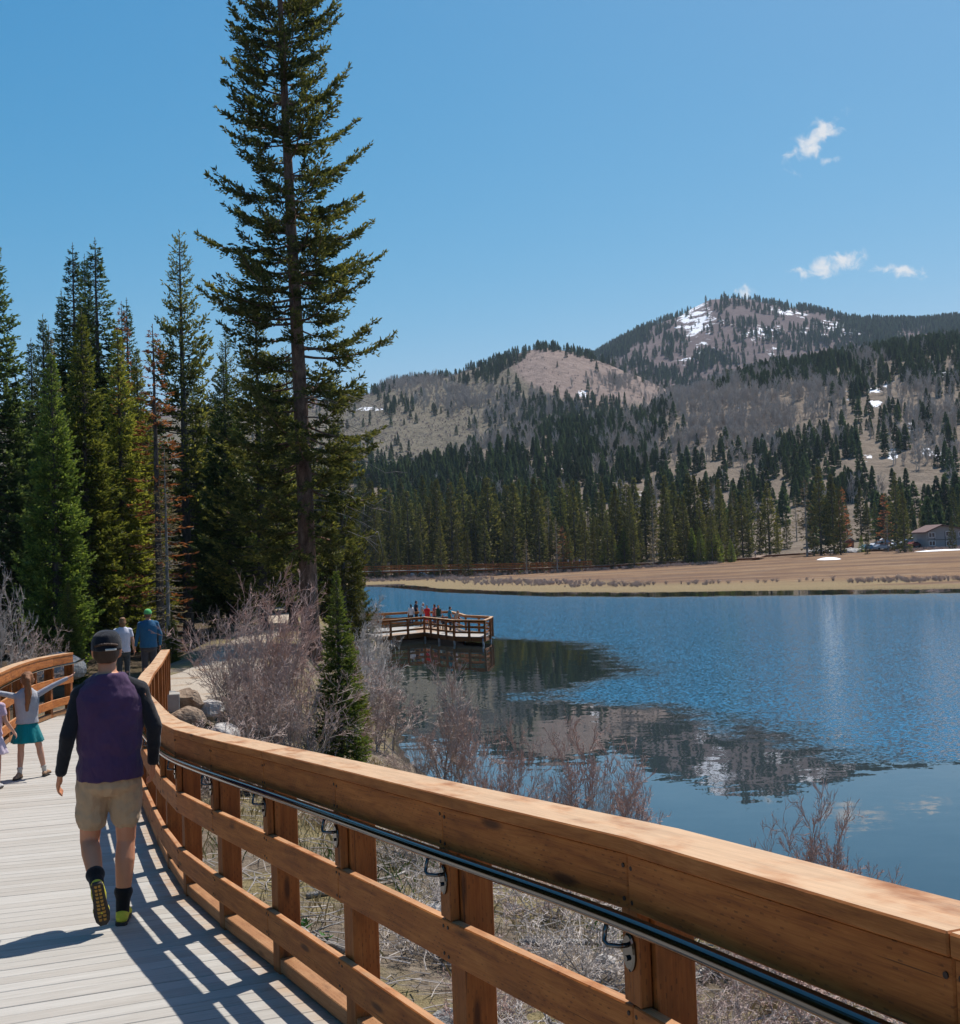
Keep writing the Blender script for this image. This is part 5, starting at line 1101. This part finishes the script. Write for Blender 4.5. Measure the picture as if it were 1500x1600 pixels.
mb = MB(); box(mb, (0, 0, 1.0), (1.9, 1.8, 2.2)); mb.build('wall', plain('red_boards', (.26, .075, .04), .8), ki); mb = MB(); mb.add([(-1.3, -1.2, 2.0), (1.3, -1.2, 2.0), (0, -1.2, 2.9), (-1.3, 1.2, 2.0), (1.3, 1.2, 2.0), (0, 1.2, 2.9)], [(0, 1, 4, 3), (1, 2, 5, 4), (2, 0, 3, 5)]); mb.f.setdefault(3, []).append(np.array([[0, 2, 1], [3, 4, 5]])); mb.build('roof', M_TRIM, ki)
for j in range(26):
    px = rg.uniform(1252, 1345) if j < 20 else rg.uniform(630, 700); Y = rg.uniform(288, 300) if j < 20 else rg.uniform(266, 272); P = at_depth(px, 855, Y); s = rg.uniform(.5, 1.3)
    rock('boulder', (P[0], Y, ground_far(P[0], Y) + s * .25), (s * 1.2, s, s * .7), M_ROCKW, 300 + j, 'pale boulder heaped under the tall pair of spruces' if j < 20 else 'pale boulder behind the left end of the far boardwalk', 'boulders under the tall pair of spruces' if j < 20 else 'boulders behind the far boardwalk')
M_SNOW = plain('old_snow', (.80, .81, .83), .8, 0, .06, 1.0, .2)
def snow_patch(px, py, Y, rx, ry, h, lab):
    P = at_depth(px, py, Y); mb = MB(); n = 40; V = []; m = 8
    for i in range(m + 1):
        for k in range(n):
            a = 6.2832 * k / n; q = (1 - i / m); w = 1 + .25 * (vnoise(np.array([math.cos(a) * 2 + px]), np.array([math.sin(a) * 2]))[0] - .5); V.append((rx * q * w * math.cos(a), ry * q * w * math.sin(a), h * (1 - q ** 2.5) - .08))
    mb.add(V, [[i * n + k, i * n + (k + 1) % n, (i + 1) * n + (k + 1) % n, (i + 1) * n + k] for i in range(m) for k in range(n)]); o = mb.build('snow_patch', M_SNOW, None, True, (P[0], Y, ground_far(P[0], Y))); tag(o, lab, 'snow'); return o
snow_patch(1296, 869, 246, 2.4, 5, .5, 'white mound of old snow on the brown meadow below the tall pair of spruces')
snow_patch(1480, 862, 268, 7, 4, .35, 'thin strip of old snow in front of the grey house')

# ================================================================== PEOPLE
FAB = {}
def fab(c):
    if c not in FAB: FAB[c] = fabric('cloth_%d' % len(FAB), c)
    return FAB[c]
M_HAIR = {}
def hair_mat(c):
    if c not in M_HAIR:
        k = NT('hair_%d' % len(M_HAIR)); v = k.coord(); nz = k.noise(k.mapping(v, (60, 60, 6)), 3, 4); k.bump(nz, .7, .01)
        M_HAIR[c] = k.done(k.mix(nz, tuple(x * .55 for x in c), tuple(x * 1.35 for x in c)), .55, spec=.3)
    return M_HAIR[c]
def solid(name, mb, mat, parent, vox, smooth=4, fold=0.0, loc=None):
    o = mb.build(name, mat, parent, True, loc); r = o.modifiers.new('remesh', 'REMESH'); r.mode = 'VOXEL'; r.voxel_size = vox; r.use_smooth_shade = True
    if smooth: sm_ = o.modifiers.new('smooth', 'SMOOTH'); sm_.factor = .5; sm_.iterations = smooth
    if fold:
        tx = bpy.data.textures.get('folds') or bpy.data.textures.new('folds', 'CLOUDS'); tx.noise_scale = .09; tx.noise_depth = 2
        d = o.modifiers.new('folds', 'DISPLACE'); d.texture = tx; d.strength = fold; d.mid_level = .5; d.texture_coords = 'LOCAL'
    return o
BASEJ = dict(hipz=.94, lh=(-.09, 0, .93), rh=(.09, 0, .93), lk=(-.095, .02, .51), rk=(.095, .02, .51), la=(-.095, -.01, .09), ra=(.095, -.01, .09), lf=(0, 1, 0), rf=(0, 1, 0),
             ls=(-.185, 0, 1.465), rs=(.185, 0, 1.465), le=(-.25, -.01, 1.19), re=(.25, -.01, 1.19), lw=(-.27, .06, .95), rw=(.27, .06, .95), head=(0, .025, 1.685), lean=(0, 0))
V3 = lambda p: np.asarray(p, float)
def person(label, loc, rz, h, vox, J=None, shirt=(.5, .5, .5), sleeve='long', scol=None, bottom='pants', bcol=(.05, .05, .07), shoe=(.1, .1, .1), sock=None, hair=('short', (.06, .035, .02)), hat=None, skin=M_SKIN, girth=1.0, group=None, hero=False, hs=1.0):
    j = dict(BASEJ); j.update(J or {}); root = empty('person', loc, rz); s = h / 1.8; root.scale = (s, s, s); tag(root, label, 'person', group)
    hd = V3(j['head']); lx, ly_ = j['lean']; g = girth
    def T(z): f = np.clip((z - .9) / .6, 0, 1.3); return np.array([lx * f, ly_ * f, 0])
    sh = {'l': V3(j['ls']) + T(1.465), 'r': V3(j['rs']) + T(1.465)}
    def torso(mb, e, z0=.90, top=1.56):
        rings = [(.90, .165, .115), (.96, .165, .118), (1.05, .158, .112), (1.18, .168, .115), (1.30, .182, .120), (1.40, .185, .115), (1.47, .160, .098), (1.52, .105, .078), (1.56, .066, .062)]
        L = []
        for z, rx, ry in rings:
            if z < z0 - .001 or z > top + .001: continue
            t = T(z); L.append((t[0], t[1] - .01, z, rx * g + e, ry * g + e))
        loft(mb, L, 20)
    def limb(mb, a, b, r0, r1, e=0): capsule(mb, a, r0 * g + e, b, r1 * g + e)
    # ---- body: one continuous skin
    mb = MB(); torso(mb, 0); loft(mb, [(0, 0, .80, .11, .09), (0, 0, .87, .165 * g, .12), (0, 0, .95, .165 * g, .115)], 16)
    capsule(mb, T(1.5) + (0, -.005, 1.5), .062, hd + (0, -.02, -.09), .056)
    k0 = len(mb.v)
    def grow(mb, k0=0):
        for i in range(k0, len(mb.v)): mb.v[i] = (mb.v[i] - hd) * hs + hd
    loft(mb, [(hd[0], hd[1] + .035, hd[2] - .118, .030, .032), (hd[0], hd[1] + .026, hd[2] - .09, .052, .062), (hd[0], hd[1] + .01, hd[2] - .03, .070, .088), (hd[0], hd[1], hd[2] + .03, .076, .097), (hd[0], hd[1] - .004, hd[2] + .08, .066, .085), (hd[0], hd[1] - .004, hd[2] + .112, .034, .045)], 18)
    for sx in (-1, 1): capsule(mb, hd + (sx * .078, -.012, -.03), .011, hd + (sx * .083, -.02, .012), .014, 8)
    capsule(mb, hd + (0, .094, .008), .009, hd + (0, .108, -.03), .014, 8); capsule(mb, hd + (-.018, .082, -.07), .009, hd + (.018, .082, -.07), .009, 8); grow(mb, k0)
    for q in 'lr':
        S, E, Wr = sh[q], V3(j[q + 'e']), V3(j[q + 'w'])
        limb(mb, S, E, .053, .041); limb(mb, E, Wr, .042, .027); d = Wr - E; d /= np.linalg.norm(d)
        fw = np.array([0, 1., 0]); fw = fw - d * (fw @ d); fw /= max(np.linalg.norm(fw), 1e-6); sd = np.cross(d, fw)
        inn = -sd * np.sign(sd[0] if abs(sd[0]) > .1 else 1) * (1 if q == 'r' else -1)
        for o_ in (-.022, 0, .022): capsule(mb, Wr + fw * o_ * .6, .019, Wr + d * .085 + fw * o_ * 1.15, .016, 8)
        for i, o_ in enumerate((.034, .012, -.011, -.033)):
            ln = (.062, .072, .068, .052)[i]; p0 = Wr + d * .092 + fw * o_; p1 = p0 + d * ln * .55 + inn * .008; p2 = p1 + d * ln * .4 + inn * .026
            capsule(mb, p0, .0098, p1, .0092, 8); capsule(mb, p1, .0092, p2, .0082, 8)
        p0 = Wr + d * .025 + fw * .026; p1 = p0 + d * .045 + fw * .024 + inn * .008; capsule(mb, p0, .014, p1, .011, 8); capsule(mb, p1, .011, p1 + d * .036 + fw * .004 + inn * .006, .009, 8)
        Hp, K, A = V3(j[q + 'h']), V3(j[q + 'k']), V3(j[q + 'a'])
        limb(mb, Hp, K, .083, .056); d = A - K; up = V3(j[q + 'f']); limb(mb, K, K + d * .3 - up * .012, .053, .058); limb(mb, K + d * .3 - up * .012, A, .057, .036)
    solid('body', mb, skin, root, vox, 3)
    if vox < .02:
        for sx in (-1, 1): mb = MB(); capsule(mb, hd + (sx * .031, .083, .012), .011, hd + (sx * .031, .085, .012), .011, 8); grow(mb); mb.build('eye', plain('eye', (.05, .04, .035), .2), root, True)
    # ---- clothes
    hem = .93 if bottom != 'skirt' else .98
    cmat = fab(shirt); mb = MB(); torso(mb, .022, hem if hem in (.9,) else .96); t = T(.92)
    loft(mb, [(0, -.005, hem - .03, .172 * g + .024, .125 * g + .024), (0, -.005, .985, .170 * g + .022, .12 * g + .022), (0, -.005, 1.03, .16 * g + .02, .115 * g + .02)], 20)
    if scol is None or sleeve == 'none': 
        for q in 'lr': capsule(mb, T(1.47) + ((.08 if q == 'r' else -.08), 0, 1.475), .062 * g, sh[q], .064 * g)
    o = solid('shirt', mb, cmat, root, vox, 4, .026 if hero else .012)
    if sleeve != 'none':
        for q in 'lr':
            S, E, Wr = sh[q], V3(j[q + 'e']), V3(j[q + 'w']); mb = MB()
            if scol is not None: capsule(mb, T(1.5) + ((.055 if q == 'r' else -.055), -.01, 1.515), .040 * g, S, .062 * g)
            e = E if sleeve == 'long' else S + (E - S) * .5
            limb(mb, S, e, .056, .046 if sleeve == 'long' else .060)
            if sleeve == 'long': limb(mb, E, E + (Wr - E) * .97, .046, .034)
            solid('sleeve', mb, fab(scol or shirt), root, vox, 3, .014 if hero else 0)
    if bottom == 'skirt':
        mb = MB(); n = 40; V = []; zs_ = [(1.00, .15, .11, 0), (.92, .17, .13, .004), (.80, .205, .165, .012), (.64, .25, .205, .024), (.62, .25, .205, .024)]
        for z, rx, ry, am in zs_:
            for k in range(n): a = 6.2832 * k / n; w = 1 + am * 4 * math.sin(a * 9); V.append((rx * w * math.cos(a), ry * w * math.sin(a), z))
        mb.add(V, [[i * n + k, i * n + (k + 1) % n, (i + 1) * n + (k + 1) % n, (i + 1) * n + k] for i in range(4) for k in range(n)]); so = mb.build('skirt', fab(bcol), root, True); so.modifiers.new('thick', 'SOLIDIFY').thickness = .008
    else:
        mb = MB(); loft(mb, [(0, 0, .80, .12 * g, .10), (0, -.005, .86, .178 * g, .132 * g), (0, -.005, .95, .178 * g, .130 * g), (0, 0, 1.02, .172 * g, .124 * g)], 20)
        for q in 'lr':
            Hp, K, A = V3(j[q + 'h']), V3(j[q + 'k']), V3(j[q + 'a'])
            if bottom == 'shorts': e = Hp + (K - Hp) * .64; limb(mb, Hp, e, .100, .090)
            else: limb(mb, Hp, K, .096, .070); limb(mb, K, A + (K - A) * .06, .070, .058)
        solid('shorts' if bottom == 'shorts' else 'trousers', mb, fab(bcol), root, vox, 3, .03 if hero else .008)
    for q in 'lr':
        K, A, f = V3(j[q + 'k']), V3(j[q + 'a']), V3(j[q + 'f']); f = f / np.linalg.norm(f); d = (A - K); d /= np.linalg.norm(d); dn = d - f * (d @ f); dn /= max(np.linalg.norm(dn), 1e-6)
        if sock is not None: mb = MB(); capsule(mb, A - d * sock[1], .056 * g, A - d * .06, .043 * g); capsule(mb, A - d * .06, .043 * g, A + dn * .02, .042); solid('sock', mb, fab(sock[0]), root, vox, 2)
        sdv = np.cross(f, dn); mb = MB(); heel = A - f * .045 + dn * .045; ball = A + f * .13 + dn * .052; toe = A + f * .185 + dn * .058
        capsule(mb, heel, .038, A + f * .03 + dn * .02, .046); capsule(mb, A + f * .03 + dn * .025, .046, ball, .036)
        for o_ in (-.018, .018): capsule(mb, ball + sdv * o_, .033, toe + sdv * o_ * .8, .026)
        so = solid('shoe', mb, plain('shoe_upper', shoe, .75, 0, .25, 25), root, vox, 2)
        mb = MB(); L = [(-.085, .024), (-.06, .036), (0, .036), (.07, .040), (.14, .047), (.19, .040), (.222, .020)]; V = []
        for w_, zz in ((1, .062), (1, .085)):
            V += [A + f * x + sdv * y * w_ + dn * zz for x, y in L] + [A + f * x - sdv * y * w_ + dn * zz for x, y in reversed(L)]
        n = len(L) * 2; mb.add(V, [[k, (k + 1) % n, n + (k + 1) % n, n + k] for k in range(n)]); mb.f.setdefault(n, []).append(np.array([[n - 1 - k for k in range(n)], [n + k for k in range(n)]]))
        mb.build('sole', plain('sole_rubber', (.035, .028, .022), .8), so)
        if hero:                                            # orange tread lugs under the trail shoes
            mt = plain('tread_rubber', (.36, .19, .035), .8)
            mb = MB()
            for x in np.arange(-.066, .20, .027):
                wy = np.interp(x, [a_ for a_, _ in L], [b_ for _, b_ in L]) * .62
                for o_ in (-.5, .5):
                    c = A + f * x + dn * .087 + sdv * wy * o_; u, v = f * .0085, sdv * wy * .40; P = [c - u - v - dn * .004, c + u - v * .7 - dn * .004, c + u + v * .7 - dn * .004, c - u + v - dn * .004]; hexa(mb, P + [p + dn * .007 for p in P])
            mb.build('tread', mt, so)
    # ---- head
    st, hc = hair; mb = MB(); hm = hair_mat(hc)
    loft(mb, [(hd[0], hd[1] - .045, hd[2] - .065, .055, .048), (hd[0], hd[1] - .03, hd[2] - .02, .079, .076), (hd[0], hd[1] - .014, hd[2] + .04, .086, .098), (hd[0], hd[1] - .012, hd[2] + .09, .074, .088), (hd[0], hd[1] - .012, hd[2] + .125, .038, .045)], 18)
    if st == 'long': capsule(mb, hd + (0, -.06, -.02), .075, hd + (0, -.085, -.20), .07); capsule(mb, hd + (0, -.085, -.20), .07, hd + (.01, -.10, -.36), .04)
    if st == 'pony':
        capsule(mb, hd + (0, -.09, .05), .045, hd + (0, -.15, .02), .04); capsule(mb, hd + (0, -.15, .02), .042, hd + (.0, -.155, -.18), .05); capsule(mb, hd + (.0, -.155, -.18), .05, hd + (-.02, -.13, -.40), .022)
    if st == 'bob': capsule(mb, hd + (0, -.05, -.02), .082, hd + (0, -.055, -.11), .07)
    grow(mb); solid('hair', mb, hm, root, vox, 2, .02 if vox < .02 else 0)
    if hat is not None:
        hmte = fab(hat); mb = MB(); z0 = hd[2] + .012
        loft(mb, [(hd[0], hd[1] - .012, z0, .095, .112), (hd[0], hd[1] - .012, z0 + .05, .094, .110), (hd[0], hd[1] - .012, z0 + .095, .078, .092), (hd[0], hd[1] - .012, z0 + .122, .048, .056), (hd[0], hd[1] - .012, z0 + .131, .015, .018)], 24)
        ho = solid('cap', mb, hmte, root, vox, 2, .01 if hero else 0)
        mb = MB(); n = 12; V = []
        for r_, zz in ((.0, 0), (.085, -.012)):
            for k in range(n + 1): a = math.pi * k / n; V.append((hd[0] + (.088 + r_ * .15) * math.cos(a), hd[1] + .03 + (.07 + r_) * math.sin(a), z0 + .008 + zz - .02 * abs(math.cos(a))))
        mb.add(V, [[k, k + 1, n + 2 + k, n + 1 + k] for k in range(n)]); bo = mb.build('brim', hmte, ho, True); bo.modifiers.new('thick', 'SOLIDIFY').thickness = .005
        if hero:
            mb = MB(); tube(mb, [hd + (.10 * math.sin(a), -.012 - .117 * math.cos(a), .022) for a in np.linspace(-.05, .62, 9)], .0075, 6); mb.build('strap', plain('pale_strap', (.55, .52, .46), .6), ho)
            mb = MB(); tube(mb, [hd + (.098 * math.sin(a), -.012 - .114 * math.cos(a), .042 + .016 * math.cos(a * 1.7)) for a in np.linspace(-.75, .75, 13)], .009, 6); mb.build('opening', hm, ho)
    return root
dk = lambda x, y: (x, y, float(deckz(y)) + .005)
# the man walking away on the boardwalk
man = person('man in black cap, purple shirt with black sleeves and khaki shorts walking away', dk(-2.39, 7.32), R(17), 1.80, .0085, dict(
    lh=(-.10, 0, .92), rh=(.09, .0, .92), lk=(-.135, .06, .50), la=(-.085, -.27, .30), lf=(.10, .38, -.92), rk=(.085, .05, .50), ra=(.055, -.03, .085), rf=(.08, 1, 0),
    ls=(-.165, -.01, 1.43), rs=(.185, -.01, 1.44), le=(-.245, -.06, 1.19), re=(.275, -.03, 1.21), lw=(-.295, .03, .955), rw=(.262, .07, .97), head=(-.005, .03, 1.69)),
    shirt=(.074, .036, .088), scol=(.016, .016, .020), bottom='shorts', bcol=(.47, .32, .19), shoe=(.56, .52, .04), sock=((.010, .010, .012), .10), hair=('short', (.055, .028, .016)), hat=(.008, .010, .016), girth=1.07, hero=True)
# girl with outstretched arms
person('girl in grey sweater and teal skirt with both arms stretched out', dk(-5.68, 14.3), R(24), 1.27, .010, dict(
    lh=(-.09, 0, .93), rh=(.09, 0, .93), lk=(-.11, .02, .52), la=(-.14, .0, .09), lf=(-.4, -.8, 0), rk=(.19, .03, .52), ra=(.27, .05, .09), rf=(.4, .9, 0),
    ls=(-.16, 0, 1.42), rs=(.16, 0, 1.42), le=(-.42, .0, 1.50), re=(.42, .0, 1.56), lw=(-.65, .0, 1.55), rw=(.68, .0, 1.68), head=(.02, .02, 1.69)),
    shirt=(.40, .40, .43), bottom='skirt', bcol=(.0, .20, .22), shoe=(.33, .20, .12), sock=((.55, .54, .5), .07), hair=('pony', (.24, .10, .04)), skin=M_SKIN2, hs=1.25)
person('child in pale pink dress with long hair, cut by the left picture edge', dk(-5.78, 13.5), R(5), 1.18, .012, dict(la=(-.09, -.06, .09), lk=(-.09, .05, .5), rw=(.33, .16, .98)), shirt=(.62, .45, .55), bottom='skirt', bcol=(.66, .56, .66), shoe=(.5, .5, .5), sleeve='short', hair=('long', (.34, .17, .075)), skin=M_SKIN2, hs=1.25)
# couple further along
gx = at_depth(192, 1000, 28.5)[0]; person('woman in white t-shirt and grey trousers on the trail beside the man in blue', (gx, 28.5, landz(gx, 28.5) + .06), R(14), 1.70, .014, dict(lw=(-.27, -.02, .95)), shirt=(.62, .62, .70), sleeve='short', bcol=(.055, .065, .07), shoe=(.08, .08, .08), hair=('bob', (.20, .10, .04)), skin=M_SKIN2)
gx = at_depth(232, 1000, 27.5)[0]; person('man in blue long sleeved shirt and bright green cap on the trail', (gx, 27.5, landz(gx, 27.5) + .06), R(17), 1.78, .014, dict(lw=(-.30, .05, .95), re=(.28, -.03, 1.2)), shirt=(.022, .105, .21), bcol=(.045, .045, .055), shoe=(.08, .08, .08), hair=('short', (.10, .06, .04)), hat=(.10, .42, .13), girth=1.1)
# visitors on the viewing platform
DKP = [((643, 978.5), 20, 1.62, 'dark haired woman in white top at the left of the platform group', dict(shirt=(.62, .6, .6), bcol=(.03, .03, .05), hair=('long', (.015, .01, .008))), {}),
       ((651, 977.5), -60, 1.84, 'tall man in dark shirt at the back of the platform group', dict(shirt=(.02, .025, .04), sleeve='short', bcol=(.03, .04, .06), hair=('short', (.02, .013, .01))), {}),
       ((658, 979), -90, 1.75, 'grey haired man in pale blue shirt leaning forward on the platform', dict(shirt=(.35, .43, .46), sleeve='short', bcol=(.02, .03, .05), hair=('short', (.45, .43, .40))), dict(lean=(0, .16), head=(0, .20, 1.66), lw=(-.24, .35, 1.1), rw=(.24, .35, 1.1), le=(-.25, .15, 1.2), re=(.25, .15, 1.2))),
       ((668, 981), 170, 1.62, 'woman in bright red dress with long dark hair on the platform', dict(shirt=(.62, .02, .025), sleeve='short', bottom='skirt', bcol=(.62, .02, .025), hair=('long', (.02, .012, .01))), {}),
       ((680, 980), 60, 1.66, 'woman in coral top next to the woman in red', dict(shirt=(.50, .12, .10), sleeve='short', bcol=(.06, .06, .09), hair=('bob', (.07, .03, .015))), {}),
       ((686, 982), 200, 1.66, 'dark haired woman in dark green top in the middle of the platform', dict(shirt=(.02, .05, .035), sleeve='none', bcol=(.35, .48, .5), hair=('long', (.02, .012, .01))), {}),
       ((693, 986), 150, 1.10, 'small child in dark clothes near the platform railing', dict(shirt=(.02, .02, .03), bcol=(.02, .02, .025)), {}),
       ((704, 988), -70, 1.72, 'boy in cyan shirt at the right of the platform group', dict(shirt=(.02, .26, .36), sleeve='short', bcol=(.02, .02, .03), hair=('short', (.015, .01, .01))), {}),
       ((711, 989), -120, 1.58, 'fair haired woman in beige bending over beside the boy in cyan', dict(shirt=(.42, .30, .22), sleeve='short', bcol=(.55, .45, .47), hair=('bob', (.20, .11, .05))), dict(lean=(0, .24), head=(0, .32, 1.58), lw=(-.2, .45, 1.05), rw=(.2, .45, 1.05), le=(-.25, .25, 1.15), re=(.25, .25, 1.15)))]
for (px, py), rz, hh, lab, kw, J in DKP:
    P = at_height(px, py, DZ); person(lab, (P[0], P[1], DZ + .005), R(rz), hh * 1.04, .026, J, group='visitors on the viewing platform', **kw)
# walkers on the far boardwalk
for px, c, lab, rz in ((771, (.08, .02, .02), 'walker in dark red on the far boardwalk, leftmost', 90), (801, (.03, .03, .05), 'walker in black on the far boardwalk, left of the overlook', 80), (873, (.04, .05, .1), 'walker in dark blue on the far overlook', -90), (888, (.55, .5, .52), 'walker in white at the far overlook, left of the last pair', 70), (897, (.4, .2, .2), 'walker in faded red, second from the right at the far overlook', 0), (906, (.6, .6, .62), 'walker in white at the right end of the far overlook', 30), (1181, (.55, .5, .5), 'walker in pale clothes on the far boardwalk before the parking lot', 10)):
    Y = 262 if px < 1000 else 272; P = at_depth(px, 886, Y); zz = float(np.interp(px, (640, 925), (at_depth(640, 891, 262)[2], at_depth(925, 884, 262)[2]))) if px < 1000 else at_depth(1180, 871, 272)[2]
    person(lab, (P[0], Y, zz + .01), R(rz), 1.75, .05, {}, shirt=c, bcol=(.03, .03, .05), group='walkers on the far boardwalk')

# ------------------------------------------------------------------ thin mountain haze
mb = MB(); box(mb, (0, 1500, 297), (7000, 5600, 606)); hz = mb.mesh('haze')
hm = bpy.data.materials.new('thin_haze'); hm.use_nodes = True; hm.node_tree.nodes.clear(); ho_ = hm.node_tree.nodes.new('ShaderNodeOutputMaterial'); pv = hm.node_tree.nodes.new('ShaderNodeVolumePrincipled')
pv.inputs['Color'].default_value = (.62, .80, 1.0, 1); pv.inputs['Density'].default_value = .000055; pv.inputs['Anisotropy'].default_value = .2
hm.node_tree.links.new(pv.outputs[0], ho_.inputs['Volume']); hz.materials.append(hm); tag(link('haze', hz), 'thin bluish mountain haze', None, None, 'stuff')
